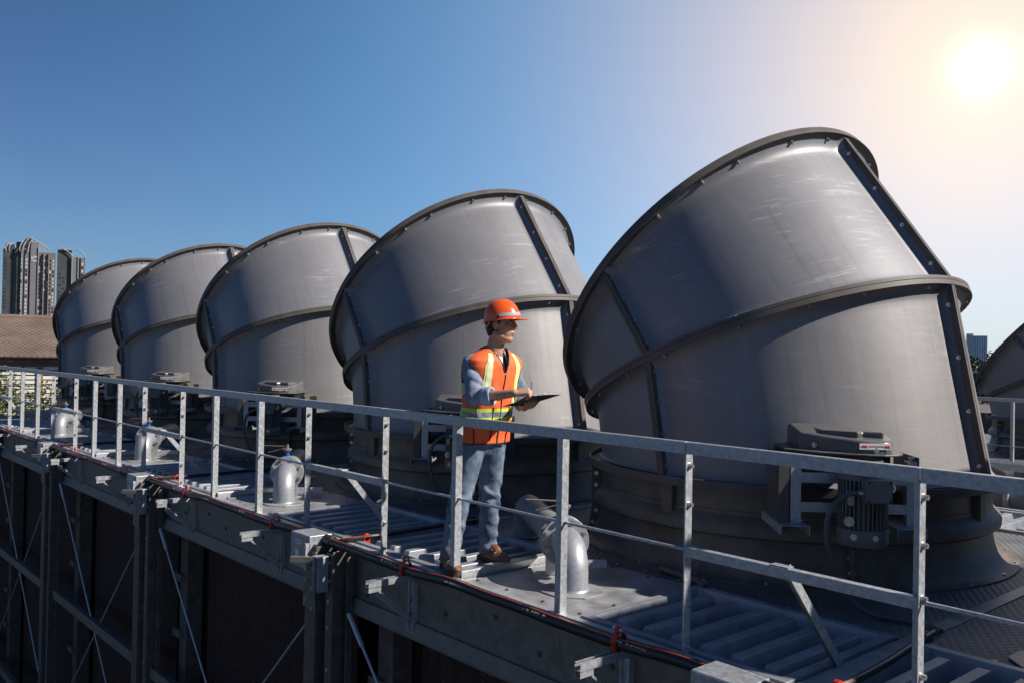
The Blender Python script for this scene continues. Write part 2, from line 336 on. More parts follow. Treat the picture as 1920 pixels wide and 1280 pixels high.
for J in JN+[JN[0]+BAY]:
    for src, loc in [(rp0, (J-.06-1.34, .052, 0)), (rp0, (J+.06, .052, 0)), (rp0, (J-.06-1.34, YB-1.2, 0)), (rp0, (J+.06, YB-1.2, 0)),
           (sp0, (J+1.545, .05, 0)), (sp0, (J+1.545, YB-1.2, 0)), (ch0, (J+1.435, .045, -.01)), (st0, (J, 0, 0))]:
        if XL < loc[0] < XR-1.3: put(src, loc)
s = MB()
for J in JN:
    for k in range(14):
        x = J-1.9+k*.29
        for y in (1.23, YB-1.3): bolt(s, (x+random.uniform(-.03, .03), y, 0), (0, 0, 1), .009, .009)
tag(s.build('floor_screws', M['bolt'], deck), kind='stuff')
# ================================================================ cooling tower body under the deck
tower = empty('cooling_tower', (0, 0, 0), 0, 'steel framed cooling tower with black fill walls under the row of grey fan stacks', 'cooling tower')
m = MB()
m.box((XL, .0, -.42), (XR, .012, -.03)); m.box((XL, -.02, -.40), (XR, .0, -.385)); m.add([(XL, -.02, -.385), (XL, -.045, -.48), (XL, -.045, -.50), (XL, .03, -.50), (XL, .012, -.385), (XR, -.02, -.385), (XR, -.045, -.48), (XR, -.045, -.50), (XR, .03, -.50), (XR, .012, -.385)],
      [(0, 1, 6, 5), (1, 2, 7, 6), (2, 3, 8, 7), (3, 4, 9, 8), (4, 3, 2, 1, 0), (5, 6, 7, 8, 9)])
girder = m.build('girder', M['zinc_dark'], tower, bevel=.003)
b = MB()
x = XL+.3
while x < XR:
    for z in (-.2, -.3):
        bolt(b, (x+random.uniform(-.25, .25), 0, z+random.uniform(-.06, .08)), (0, -1, 0), .013, .012)
    x += .9
tag(b.build('girder_bolts', M['flange'], tower), kind='stuff')
def wall_panels():
    """fill walls bay by bay, each a slab of corrugated black media"""
    xs_ = [XR]+JN+[XL]
    for a_, b_ in zip(xs_[:-1], xs_[1:]):
        x1, x0 = a_-.28, b_+.28
        x0 = max(x0, XL)
        if x1-x0 < .3: continue
        m = MB(); P = []
        n = max(4, int((x1-x0)/.11))
        for i in range(n+1):
            xx = x0+(x1-x0)*i/n; yy = .30+(.05 if i % 2 else 0)
            P.append([V((xx, yy, GZ+.02)), V((xx, yy, -.45))])
        m.grid(P); m.box((x0, .4, GZ+.02), (x1, .45, -.15)); m.build('fill_wall', M['fill'], tower)
wall_panels()
m = MB(); m.box((XL, YB-.4, GZ), (XR, YB-.35, -.15)); m.box((XL, .46, GZ), (XL+.05, YB-.41, -.15)); m.box((XR-.05, .46, GZ), (XR, YB-.41, -.15)); m.build('rear_wall', M['fill'], tower)
# column pairs with splice plates, studs and clips
def column(J):
    xa, xb = J-.20, J+.07
    m = MB(); m.box((xa, -.20, GZ), (xa+.17, -.19, -.02)); m.box((xa, -.19, GZ), (xa+.012, -.05, -.02)); m.box((xa+.158, -.19, GZ), (xa+.17, -.05, -.02))
    m.box((xa+.012, -.19, -.62), (xa+.158, -.185, -.01))
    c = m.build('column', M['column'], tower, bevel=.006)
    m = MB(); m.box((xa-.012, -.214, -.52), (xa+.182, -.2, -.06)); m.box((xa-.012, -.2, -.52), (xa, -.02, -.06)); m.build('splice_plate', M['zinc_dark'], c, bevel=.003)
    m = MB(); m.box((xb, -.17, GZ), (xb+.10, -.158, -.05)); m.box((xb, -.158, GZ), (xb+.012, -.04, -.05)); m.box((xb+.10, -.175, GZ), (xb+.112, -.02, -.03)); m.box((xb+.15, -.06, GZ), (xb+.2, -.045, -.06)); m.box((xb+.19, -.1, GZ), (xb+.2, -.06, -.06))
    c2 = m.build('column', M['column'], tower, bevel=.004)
    m = MB(); m.box((xb-.03, -.27, -.34), (xb-.022, -.18, -.075)); m.box((xb+.05, -.27, -.34), (xb+.058, -.18, -.075)); m.box((xb-.022, -.2, -.34), (xb+.05, -.192, -.075)); m.box((xb-.03, -.28, -.075), (xb+.058, -.18, -.067))
    m.build('stub_channel', M['boxzinc'], c2, bevel=.002)
    m = MB(); m.bar((xa+.05, -.36, -.115), (xa+.2, -.2, -.115), .045, .045); m.build('tie_piece', M['zinc_dark'], c, bevel=.002)
    b = MB()
    for i, z in enumerate((-.14, -.3, -.46)):
        bolt(b, (xa+.04, -.214, z), (0, -1, 0), .011); bolt(b, (xa+.14, -.214, z-.05), (0, -1, 0), .011)
    for z in (-.12, -.26, -.42, -.62, -.95, -1.4, -2.0, -2.7): bolt(b, (xb+.055, -.17, z), (0, -1, 0), .011)
    tag(b.build('column_bolts', M['bolt'], c2), kind='stuff')
    # rear stud with clips
    m = MB(); m.box((J+.42, .1, GZ), (J+.62, .28, -.5)); s_ = m.build('stud', M['column'], tower, bevel=.004)
    for i in range(7):
        q = MB(); q.box((J+.36, .05, -1.05-i*.62), (J+.55, .1, -.97-i*.62)); q.build('clip', M['zinc_dark'], s_, bevel=.002)
for J in JN+[XL+.25]: column(J)
XJ = [XR-.2]+JN+[XL+.2]
for a, b_ in zip(XJ[:-1], XJ[1:]):
    if a-b_ < 1.2: continue
    for z in (-2.1, -4.1):
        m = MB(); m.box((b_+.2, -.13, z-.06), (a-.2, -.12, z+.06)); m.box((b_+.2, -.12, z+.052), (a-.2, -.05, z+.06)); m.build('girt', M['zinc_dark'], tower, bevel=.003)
    for (p, q) in (((a-.22, -.06, -.55), (b_+.2, -.06, -3.95)), ((b_+.27, -.075, -.5), (a-.2, -.075, -3.95))):
        m = MB(); m.cyl(p, q, .011, 8); v_ = V(q)-V(p); p2 = V(p)+v_.normalized()*.28; m.cyl(p, p2, .02, 8); m.build('brace_rod', M['zinc_rail'], tower, smooth=40)
# lettering on the nearer column
def text_mesh(name, body, size, m_, parent, T, extrude=.0008):
    cu = bpy.data.curves.new(name, 'FONT'); cu.body = body; cu.size = size; cu.extrude = extrude; cu.align_x = 'CENTER'; cu.align_y = 'CENTER'
    to = bpy.data.objects.new(name+'_tmp', cu); COL.objects.link(to)
    dg = bpy.context.evaluated_depsgraph_get(); me = bpy.data.meshes.new_from_object(to.evaluated_get(dg)); bpy.data.objects.remove(to)
    me.transform(T); me.materials.clear(); me.materials.append(m_)
    o = bpy.data.objects.new(name, me); COL.objects.link(o); o.parent = parent; return o
chalk = mat('chalk_mark', (.45, .45, .45), .8)
Tf = Matrix.Rotation(R(90), 4, 'X')      # text facing -Y
text_mesh('column_mark', '000', .075, chalk, tower, Matrix.Translation((-6.25-.20-.0135, -.11, -.28)) @ Matrix.Rotation(R(-90), 4, 'Z') @ Matrix.Rotation(R(90), 4, 'X') @ Matrix.Rotation(R(90), 4, 'Z'))
# pipe brackets (part of the frame) carrying the black conduit
def bracket(x):
    m = MB()
    m.box((x-.022, -.40, -.085), (x-.018, -.0, -.045)); m.box((x+.018, -.40, -.085), (x+.022, -.0, -.045)); m.box((x-.018, -.40, -.085), (x+.018, -.0, -.081)); m.box((x-.022, -.40, -.045), (x-.010, -.0, -.041)); m.box((x+.010, -.40, -.045), (x+.022, -.0, -.041))
    m.box((x-.022, -.40, -.118), (x-.018, -.3, -.089)); m.box((x+.018, -.40, -.118), (x+.022, -.3, -.089)); m.box((x-.018, -.4, -.118), (x+.018, -.3, -.114))
    a = m.build('pipe_bracket', M['boxzinc'], tower)
    m = MB(); m.bar((x, -.31, -.12), (x, -.03, -.36), .04, .012); m.bar((x-.02, -.3, -.14), (x-.02, -.03, -.37), .004, .045); m.build('strut', M['zinc_rail'], a)
    m = MB(); m.box((x-.035, -.035, -.47), (x-.028, -.0, -.1)); m.box((x-.028, -.012, -.47), (x+.03, -.0, -.1)); m.box((x+.03, -.04, -.47), (x+.036, -.0, -.1)); m.build('leg', M['zinc_rail'], a)
    m = MB(); m.lathe([(.042, -.018), (.047, -.018), (.047, .018), (.042, .018), (.042, -.018)], 18)
    m.v = [(v_[2], v_[0], v_[1]) for v_ in m.v]
    m.box((-.02, -.012, .04), (.02, .012, .075)); m.box((-.02, .03, -.075), (.02, .05, -.02)); m.box((-.015, -.05, -.07), (.015, -.03, -.02))
    m.build('clamp', M['red'], a, loc=(x, CY, CZ), bevel=.002)
    b = MB(); bolt(b, (x-.024, CY, CZ+.058), (-1, 0, 0), .01, .02); bolt(b, (x+.02, CY, CZ+.058), (1, 0, 0), .01, .02); b.build('clamp_bolt', M['bolt'], a)
CY, CZ = -.085, .012
for i in range(10): bracket(-1.19-2.013*i)
# ================================================================ fan stacks
PH_N = 22
RING = {0: ((0, 0, .662), 0.0), 1: ((-.2032, .045, 1.5293), R(21.8)), 2: ((-.7326, .09, 2.2098), R(45.4))}
def ringpt(k, a, r, dz=0.):
    c, t = RING[k]; ex = V((cos(t), 0, sin(t))); n = V((-sin(t), 0, cos(t)))
    return V(c)+r*(cos(a)*ex+sin(a)*V((0, 1, 0)))+n*dz
RW = 1.56
def shell_panel(name, k, az0, mt, parent):
    n, mrow = 40, 18; lenm = 1.0; P = []; uv = []
    us = [0, .006, .014, .024, .036, .05]+[.05+.9*i/(n-1) for i in range(1, n-1)]+[.95, .964, .976, .986, .994, 1]
    vsr = [0, .012, .026, .045, .07, .1]+[.1+.8*i/10 for i in range(1, 10)]+[.9, .93, .955, .974, .988, 1]
    dl = R(1.0)
    for u in us:
        a = az0+dl+(pi/2-2*dl)*u; row = []
        for v_ in vsr:
            p0, p1 = ringpt(k, a, RW, .0 if k == 0 else .028), ringpt(k+1, a, RW, -.028); ln = (p1-p0).length
            du = min(u, 1-u)*RW*pi/2; dv = (1-v_)*ln; dv0 = v_*ln
            f = .055*max(0, 1-du/.075)**2+.06*max(0, 1-dv/.085)**2+(.02*max(0, 1-dv0/.05)**2)
            q0, q1 = ringpt(k, a, RW+f, .0 if k == 0 else .028), ringpt(k+1, a, RW+f, -.028)
            row.append(q0.lerp(q1, v_)); uv.append((a*1.5, v_*ln+k*3.1))
        P.append(row)
    m = MB(); m.grid(P); return m.build(name, mt, parent, smooth=30, uv=uv)
def ring_flange(name, k, ro, parent, th=.056, ri=RW-.01):
    m = MB(); n = 96; prof = [(ri, -th/2), (ro-.012, -th/2), (ro-.006, -th/2-.012), (ro, -th/2-.012), (ro, -.003), (ro-.004, 0), (ro, .003), (ro, th/2), (ro-.012, th/2+.001), (ri, th/2)]
    pts = [[ringpt(k, 2*pi*j/n, r, z) for r, z in prof] for j in range(n)]; q = len(prof)
    m.add([p for row in pts for p in row], [(j*q+i, ((j+1) % n)*q+i, ((j+1) % n)*q+(i+1) % q, j*q+(i+1) % q) for j in range(n) for i in range(q)])
    return m.build(name, M['flange'], parent, smooth=25)
def make_stack():
    root = empty('fan_stack', (SX, SY, 0))
    # flared base with bulge and band
    m = MB(); m.lathe([(1.52, 0.0), (1.758, 0.0), (1.758, .012), (1.70, .016), (1.668, .03), (1.64, .06), (1.612, .11), (1.59, .17), (1.574, .24), (1.575, .275), (1.612, .283), (1.629, .298), (1.632, .352), (1.622, .372), (1.60, .396), (1.567, .43), (1.567, .455), (1.560, .46), (1.560, .60)], 96)
    m.build('base_flare', M['base'], root, smooth=40)
    m = MB(); m.lathe([(1.54, .60), (1.655, .612), (1.662, .606), (1.672, .607), (1.674, .668), (1.668, .672), (1.661, .668), (1.658, .634), (1.55, .640), (1.54, .60)], 96)
    m.build('base_flange', M['flange'], root, smooth=35)
    for q in range(4):
        a = q*pi/2; m = MB(); T = Matrix.Rotation(a, 4, 'Z')
        m.box((1.54, -.055, .36), (1.605, .055, .612), 0, T); m.build('pilaster', M['base'], root, bevel=.012)
        a2 = R(47)+q*pi/2; T = Matrix.Rotation(a2, 4, 'Z'); m = MB()
        pr = [(1.57, .02), (1.70, .02), (1.665, .1), (1.645, .27), (1.655, .36), (1.65, .605), (1.54, .605), (1.54, .2)]
        vs_ = [T @ V((r, -.012, z)) for r, z in pr]+[T @ V((r, .012, z)) for r, z in pr]; n_ = len(pr)
        m.add(vs_, [tuple(range(n_)), tuple(range(2*n_-1, n_-1, -1))]+[(i, (i+1) % n_, n_+(i+1) % n_, n_+i) for i in range(n_)])
        f = m.build('split_flange', M['base'], root)
        b = MB()
        for z in (.1, .2, .31, .42, .52):
            for sg in (-1, 1): bolt(b, T @ V((1.615 if z > .15 else 1.64, sg*.012, z)), T.to_3x3() @ V((0, sg, 0)), .012)
        tag(b.build('flange_bolts', M['bolt'], f), kind='stuff')
    for q in range(4): shell_panel('lower_shell_panel', 0, q*pi/2, M['shell_lower'], root)
    for q in range(4): shell_panel('upper_shell_panel', 1, q*pi/2, M['shell'], root)
    ring_flange('elbow_flange', 1, 1.668, root); ring_flange('outlet_flange', 2, 1.686, root)
    for k in (0, 1):
        for q in range(4):
            a = q*pi/2; z0 = -.02 if k == 0 else .028; m = MB(); nseg = 6; ht = .026; vs_ = []
            for i in range(nseg+1):
                v_ = i/nseg
                for r, da in ((RW-.01, -1), (1.663, -1), (1.663, -.12), (1.658, 0), (1.663, .12), (1.663, 1), (RW-.01, 1)):
                    vs_.append(ringpt(k, a+da*ht/1.6, r, z0).lerp(ringpt(k+1, a+da*ht/1.6, r, -.028), v_))
            fs = [(i*7+j, i*7+(j+1) % 7, (i+1)*7+(j+1) % 7, (i+1)*7+j) for i in range(nseg) for j in range(7)]+[tuple(range(7)), tuple(nseg*7+j for j in range(6, -1, -1))]
            m.add(vs_, fs); o = m.build('seam_flange', M['flange'], root)
            b = MB()
            for i in range(4):
                v_ = .1+.8*i/3
                for sg in (-1, 1):
                    p = ringpt(k, a+sg*ht/1.6, 1.612, z0).lerp(ringpt(k+1, a+sg*ht/1.6, 1.612, -.028), v_); bolt(b, p, V((-sin(a), cos(a), 0))*sg, .013, .016)
            tag(b.build('seam_bolts', M['bolt'], o), kind='stuff')
    b = MB()
    for k, nb in ((1, 20), (2, 24)):
        c, t = RING[k]; nn = V((-sin(t), 0, cos(t)))
        for i in range(nb):
            a = 2*pi*(i+.35)/nb+(.03 if i % 3 else -.03); p = ringpt(k, a, 1.615, -.028); bolt(b, p, -nn, .012, .03)
            bolt(b, ringpt(k, a, 1.615, .028), nn, .012, .014)
    for i in range(22):
        a = 2*pi*(i+.2)/22; bolt(b, (1.72*cos(a), 1.72*sin(a), .012), (0, 0, 1), .011, .012)
        bolt(b, (1.61*cos(a), 1.61*sin(a), .637), (0, 0, 1), .01, .012)
    tag(b.build('ring_bolts', M['bolt'], root), kind='stuff')
    return root
stack0 = make_stack()
SLAB = ['grey fan stack right of the worker, nearest and largest of the row', 'grey fan stack directly behind the worker in the orange vest',
        'grey fan stack in the middle of the row of five, left of the worker', 'second smallest grey fan stack, the one next to the farthest of the row', 'farthest and smallest grey fan stack, the one nearest the tiled shed']
GRP = 'angled fan stacks in a row on the deck'
tag(stack0, SLAB[0], 'fan stack', GRP)
for i in range(1, 5):
    tag(copy_tree(stack0, (SX-BAY*i, SY, 0)), SLAB[i], 'fan stack', GRP)
tag(copy_tree(stack0, (SX+BAY, SY, 0)), 'grey fan stack just past the right edge, casting shade over the near deck', 'fan stack', GRP)
# ================================================================ fan drives on the stacks
def make_drive():
    """local frame: x tangential, -y radially outwards, origin on the stack axis"""
    root = empty('fan_drive', (SX, SY, 0), R(45))
    Z = M['boxzinc']
    m = MB()
    for x0, x1 in ((-.445, -.38), (.275, .335)): m.box((x0, -2.006, .49), (x1, -2.0, .905)); m.box((x0, -2.0, .49), (x0+.006, -1.95, .905))
    m.box((-.38, -2.004, .755), (.275, -1.998, .82)); m.box((-.38, -2.004, .57), (.275, -1.998, .632))
    m.build('motor_frame', Z, root)
    for x0 in (-.53, .18):
        m = MB(); m.box((x0, -2.12, .495), (x0+.18, -1.56, .501)); m.box((x0, -2.12, .44), (x0+.006, -1.56, .495)); m.box((x0+.174, -2.12, .44), (x0+.18, -1.56, .495)); m.build('shelf_channel', Z, root, bevel=.002)
    for x0 in (-.50, .345):
        m = MB(); m.box((x0, -2.0, .5), (x0+.006, -1.56, .93)); m.box((x0-.05, -1.96, .86), (x0+.006, -1.95, .93)); m.box((x0+.006, -1.7, .52), (x0+.1, -1.69, .9)); m.build('side_plate', M['flange'], root, bevel=.002)
    m = MB(); m.box((-.52, -2.01, .5), (-.455, -2.004, .9)); m.build('strap', M['flange'], root)
    # motor
    m = MB(); cx, cy = -.04, -2.14; m.lathe([(.118, .50), (.118, .83)], 40, 0, (cx, cy, 0)); m.lathe([(.0, .83), (.118, .83)], 40, 0, (cx, cy, 0))
    mo = m.build('motor', M['motor'], root, smooth=30)
    nf = 34; fin = MB()
    for i in range(nf):
        a = 2*pi*i/nf; T = Matrix.Translation((cx, cy, 0)) @ Matrix.Rotation(a, 4, 'Z'); fin.box((.11, -.0042, .515), (.147, .0042, .81), 0, T)
    fin.build('cooling_fins', M['motor'], mo)
    m = MB(); m.lathe([(.0, .385), (.10, .385), (.128, .392), (.147, .408), (.152, .43), (.152, .505), (.148, .512), (.12, .512)], 40, 0, (cx, cy, 0)); m.build('fan_cowl', M['motor'], mo, smooth=35)
    m = MB(); m.lathe([(.10, .80), (.15, .81), (.15, .85), (.115, .875), (.115, .93)], 32, 0, (cx, cy, 0)); m.build('motor_flange', M['motor'], mo, smooth=35)
    b = MB(); bolt(b, (cx-.09, cy-.125, .47), (-.5, -1, 0), .014, .012); bolt(b, (cx+.03, cy-.15, .47), (0, -1, 0), .012, .006); bolt(b, (cx+.1, cy-.11, .47), (.7, -1, 0), .008, .006); bolt(b, (cx-.11, cy-.1, .56), (-.6, -1, 0), .022, .02); b.build('lifting_bolts', M['bolt'], mo)['kind'] = 'stuff'
    m = MB(); m.box((cx-.055, cy-.235, .69), (cx+.10, cy-.12, .83)); tb = m.build('terminal_box', M['motor'], mo, bevel=.01)
    b = MB()
    for x in (cx-.04, cx+.085):
        for z in (.705, .815): bolt(b, (x, cy-.235, z), (0, -1, 0), .006, .006)
    b.build('lid_screws', M['black'], tb)['kind'] = 'stuff'
    m = MB(); m.lathe([(.017, -.008), (.029, -.008), (.029, .008), (.017, .008), (.017, -.008)], 16); m.v = [(a, c, b2) for a, b2, c in m.v]
    m.build('eye_bolt', M['bolt'], mo, smooth=40, loc=(cx+.125, cy-.12, .77))
    m = MB(); m.box((cx-.125, cy-.10, .66), (cx-.09, cy-.118, .75)); m.build('rating_plate', M['brass'], mo)
    m = MB(); m.cyl((cx-.055, cy-.18, .745), (cx-.085, cy-.18, .745), .017, 10); m.build('cable_gland', M['bolt'], mo, smooth=40)
    pts = [(cx-.085, cy-.18, .745), (cx-.13, cy-.185, .742), (cx-.18, cy-.19, .72), (cx-.23, cy-.19, .67), (cx-.262, cy-.19, .6), (cx-.27, cy-.19, .5), (cx-.255, cy-.19, .4), (cx-.21, cy-.18, .28), (cx-.15, cy-.17, .16), (cx-.08, cy-.17, .07), (cx+.02, cy-.19, .025), (cx+.14, cy-.24, .02), (cx+.24, cy-.33, .02), (cx+.30, cy-.45, .02)]
    m = MB(); m.tube(smooth_path(pts, 4), .0165, 8); m.build('cable', M['cable'], root, smooth=60)
    # belt housing and hood
    m = MB(); m.prism([(-.44, -1.5), (-.44, -1.84), (-.2, -1.99), (.04, -2.03), (.18, -1.98), (.2, -1.9), (.2, -1.5)], .87, .94); m.build('belt_housing', M['black'], root, bevel=.006)
    rimp = [(-.45, -1.5), (-.45, -1.86)]+[(-.45+.17*i/2+.0, -1.86-.085*i) for i in (1, 2)]+[(-.12, -2.085), (0, -2.12), (.1, -2.12), (.19, -2.085), (.25, -2.0), (.262, -1.9), (.262, -1.5)]
    m = MB(); m.prism(rimp, .942, .954); m.build('hood_rim', M['motor_lid'], root, bevel=.004)
    hp = [(-.35, -1.5), (-.35, -1.82), (-.2, -1.945), (-.06, -2.03), (.03, -2.065), (.11, -2.065), (.165, -2.035), (.2, -1.96), (.2, -1.5)]
    m = MB(); n_ = len(hp); cx2, cy2 = -.05, -1.78
    def layer(s_, z, tilt=0.): return [V((cx2+(x-cx2)*s_, max(y, -3) if s_ == 1 else cy2+(y-cy2)*s_, z+tilt*(y+1.8))) for x, y in hp]
    Ls = [layer(1, .956), layer(1, 1.045, .10), layer(.965, 1.058, .11), layer(.90, 1.063, .11)]
    vs_ = [p for l_ in Ls for p in l_]; m.add(vs_, [(k*n_+i, k*n_+(i+1) % n_, (k+1)*n_+(i+1) % n_, (k+1)*n_+i) for k in range(3) for i in range(n_)]+[tuple(3*n_+i for i in range(n_))])
    hood = m.build('hood', M['motor_lid'], root, smooth=30, bevel=.006)
    m = MB(); m.prism([(-.22, -1.55), (-.22, -1.86), (-.02, -1.97), (.02, -1.93), (.14, -1.97), (.16, -1.9), (.16, -1.55)], 1.04, 1.082); m.build('hood_step', M['motor_lid'], hood, bevel=.012)
    b = MB(); bolt(b, (-.27, -1.895, .985), (-.7, -.9, 0), .012, .016); bolt(b, (.06, -2.066, .975), (0, -1, 0), .012, .016); b.build('hood_clips', M['bolt'], hood)['kind'] = 'stuff'
    # rotation sign
    sx, sz, sy = .055, 1.0, -2.0695
    T0 = Matrix.Translation((sx, sy, sz)) @ Matrix.Rotation(R(3), 4, 'Z')
    m = MB(); m.box((-.098, -.002, -.0185), (.098, .004, .0185), 0, T0); sg = m.build('rotation_sign', M['white'], root)
    def arrow(xc):
        q = MB(); poly = [(-.024, 0), (-.006, .009), (-.006, .0055), (.022, .0075), (.013, 0), (.022, -.0075), (-.006, -.0055), (-.006, -.009)]
        TT = T0 @ Matrix.Translation((xc, -.0022, 0)) @ Matrix.Rotation(R(90), 4, 'X'); q.prism(poly, 0, .0012, 0, TT); q.build('arrow', M['signred'], sg)
    arrow(-.068); arrow(.073)
    text_mesh('sign_lettering', 'FAN ROTATION', .0125, M['signred'], sg, T0 @ Matrix.Translation((.004, -.0022, 0)) @ Matrix.Rotation(R(90), 4, 'X'))
    return root
def smooth_path(p, k):
    p = [V(x) for x in p]; out = []
    for i in range(len(p)-1):
        a, b, c, d_ = p[max(i-1, 0)], p[i], p[i+1], p[min(i+2, len(p)-1)]
        for j in range(k):
            t = j/k; out.append(.5*((2*b)+(c-a)*t+(2*a-5*b+4*c-d_)*t*t+(3*b-a-3*c+d_)*t**3))
    return out+[p[-1]]
drive0 = make_drive()
DL = ['grey fan motor and belt hood on the nearest stack, behind the near rail', 'grey fan motor half hidden behind the worker',
      'grey fan motor on the middle stack, with a pale sunlit hood', 'grey fan motor with sunlit hood on the second farthest stack', 'small grey fan motor on the farthest stack']
tag(drive0, DL[0], 'fan motor', 'fan motors on the stacks')
for i in range(1, 5): tag(copy_tree(drive0, (SX-BAY*i, SY, 0)), DL[i], 'fan motor', 'fan motors on the stacks')
# ================================================================ valve pipes on the deck
def make_valve():
    root = empty('valve_pipe', (-4.08, .44, 0)); dd = V((-1.52, .97, 0)).normalized(); sd_ = V((-dd.y, dd.x, 0)); rp, zc, rb = .104, .272, .16
    m = MB(); pl = [(.215*cos(R(22.5+45*i)), .215*sin(R(22.5+45*i))) for i in range(8)]; m.prism(pl, .004, .014); m.build('base_plate', M['plate'], root, bevel=.002)
    path = [V((0, 0, .012))]+[V((0, 0, zc-rb))+V((0, 0, 1))*rb*sin(t)+dd*rb*(1-cos(t)) for t in [pi/2*i/9 for i in range(10)]]+[dd*.25+V((0, 0, zc))]
    m = MB(); m.tube(path, rp, 28); m.build('elbow', M['pipe'], root, smooth=50)
    m = MB(); m.lathe([(rp-.01, .012), (rp+.012, .012), (rp+.004, .026), (rp-.01, .026)], 28); m.build('weld', M['pipe'], root, smooth=40)
    # two flange discs with a thin valve body between
    def disc(s0, s1, r_, name, mt, par, n=40):
        m = MB(); m.cyl(dd*s0+V((0, 0, zc)), dd*s1+V((0, 0, zc)), r_, n); return m.build(name, mt, par, smooth=40, bevel=.002)
    disc(.235, .26, .166, 'flange', M['pipe'], root)
    vb = disc(.26, .305, .125, 'valve_body', M['blue'], root); disc(.305, .33, .166, 'flange', M['pipe'], root)
    b = MB()
    for i in range(8):
        a = 2*pi*(i+.5)/8; p = V((0, 0, zc))+sd_*.14*cos(a)+V((0, 0, .14*sin(a)))
        b.cyl(p+dd*.21, p+dd*.345, .008, 6); b.cyl(p+dd*.215, p+dd*.236, .016, 6); b.cyl(p+dd*.33, p+dd*.347, .016, 6)
    b.build('bolts', M['bolt'], root)['kind'] = 'stuff'
    vp = dd*.282
    m = MB(); m.cyl(vp+V((0, 0, zc+.1)), vp+V((0, 0, .50)), .022, 12); m.cyl(vp+V((0, 0, .485)), vp+V((0, 0, .50)), .036, 12); m.build('valve_neck', M['blue'], root, smooth=40)
    m = MB(); m.cyl(vp+V((0, 0, .50)), vp+V((0, 0, .513)), .045, 8); m.cyl(vp+V((0, 0, .515)), vp+V((0, 0, .555)), .014, 6)
    hd = V((-.75, -.5, 0)).normalized(); m.bar(vp+V((0, 0, .535)), vp+hd*.27+V((0, 0, .532)), .028, .008); m.bar(vp+V((0, 0, .525)), vp+hd*.2+V((.03, -.03, .47)), .016, .006)
    m.build('valve_handle', M['brass'], root)
    # rear run and drop
    Lr = 1.8; path = [dd*.332+V((0, 0, zc)), dd*(Lr-rb)+V((0, 0, zc-.02))]+[dd*(Lr-rb)+V((0, 0, zc-.02-rb))+dd*rb*sin(t)+V((0, 0, rb*cos(t))) for t in [pi/2*i/9 for i in range(1, 10)]]+[dd*Lr+V((0, 0, .012))]
    m = MB(); m.tube(path, .108, 28); m.build('rear_pipe', M['pipe_dull'], root, smooth=50)
    m = MB(); T = Matrix.Translation(dd*Lr); m.prism([(.215*cos(R(22.5+45*i)), .215*sin(R(22.5+45*i))) for i in range(8)], .004, .014, 0, T); m.build('base_plate', M['plate'], root, bevel=.002)
    m = MB(); m.bar(dd*.40+V((0, 0, .01)), dd*.40+V((0, 0, .17)), .2, .008, 0, dd); m.bar(dd*.46+sd_*.05+V((0, 0, .06)), dd*.48-sd_*.35+V((0, 0, .06)), .05, .05); m.build('pipe_support', M['zinc_rail'], root, bevel=.002)
    return root
valve0 = make_valve()
VL = ['zinc valve pipe on the deck just right of the worker', 'zinc valve pipe with blue neck in front of the middle stack', 'zinc valve pipe with blue neck, third back along the deck',
      'small zinc valve pipe farthest back, before the green shrubs']
tag(valve0, VL[0], 'valve pipe', 'valve pipes along the deck')
for i in range(1, 4): tag(copy_tree(valve0, (-4.08-BAY*i, .44, 0)), VL[i], 'valve pipe', 'valve pipes along the deck')
tag(copy_tree(valve0, (-4.08+BAY, .44, 0)), 'shaded valve pipe at the bottom right edge of the deck', 'valve pipe', 'valve pipes along the deck')
# ================================================================ guard rail
rail = empty('guard_rail', (0, 0, 0), 0, 'galvanised steel guard rail running along the whole front edge of the deck', 'railing')
RH = 1.085
def post_mesh(kind):
    m = MB(); f = .056; t = .006
    m.box((-t, 0, -.03), (0, f, 1.05))                       # leg facing the sun
    if kind: m.box((-f*.85, 0, -.03), (-t, t, 1.05))         # front leg
    else: m.box((-f*.85, f-t, -.03), (-t, f, 1.05))
    return m
pA = post_mesh(1).mesh('post', M['zinc_rail']); pB = post_mesh(0).mesh('post', M['zinc_rail'])
bm_ = MB()
for z in (.05, .24, .56, .78, .98): bolt(bm_, (0, .03, z), (1, 0, 0), .011, .022)
bA = bm_.mesh('post_bolts', M['bolt'])
PX = []
for k in range(-1, 6):
    for j, o_ in enumerate(OFF):
        x = X0-BAY*k-o_
        if XL+.1 < x < XR: PX.append((x, j))
for x, j in PX:
    o = bpy.data.objects.new('post', pA if j in (1, 2) else pB); COL.objects.link(o); o.parent = rail; o.location = (x, 0, 0); bev(o, .0015, 1)
    if j in (0, 3):
        b = bpy.data.objects.new('post_bolts', bA); COL.objects.link(b); b.parent = o; b['kind'] = 'stuff'
ends = sorted([x for x, j in PX if j in (0, 3)], reverse=True)
ends = [XR]+ends+[XL]
for a, b_ in zip(ends[:-1], ends[1:]):
    m = MB(); m.box((b_+.002, -.008, 1.042), (a-.002, 0, 1.102)); m.box((b_+.002, 0, 1.096), (a-.002, .05, 1.102)); m.box((b_+.002, -.003, 1.102), (a-.002, .03, 1.104)); m.build('top_rail', M['zinc_rail'], rail, bevel=.003)
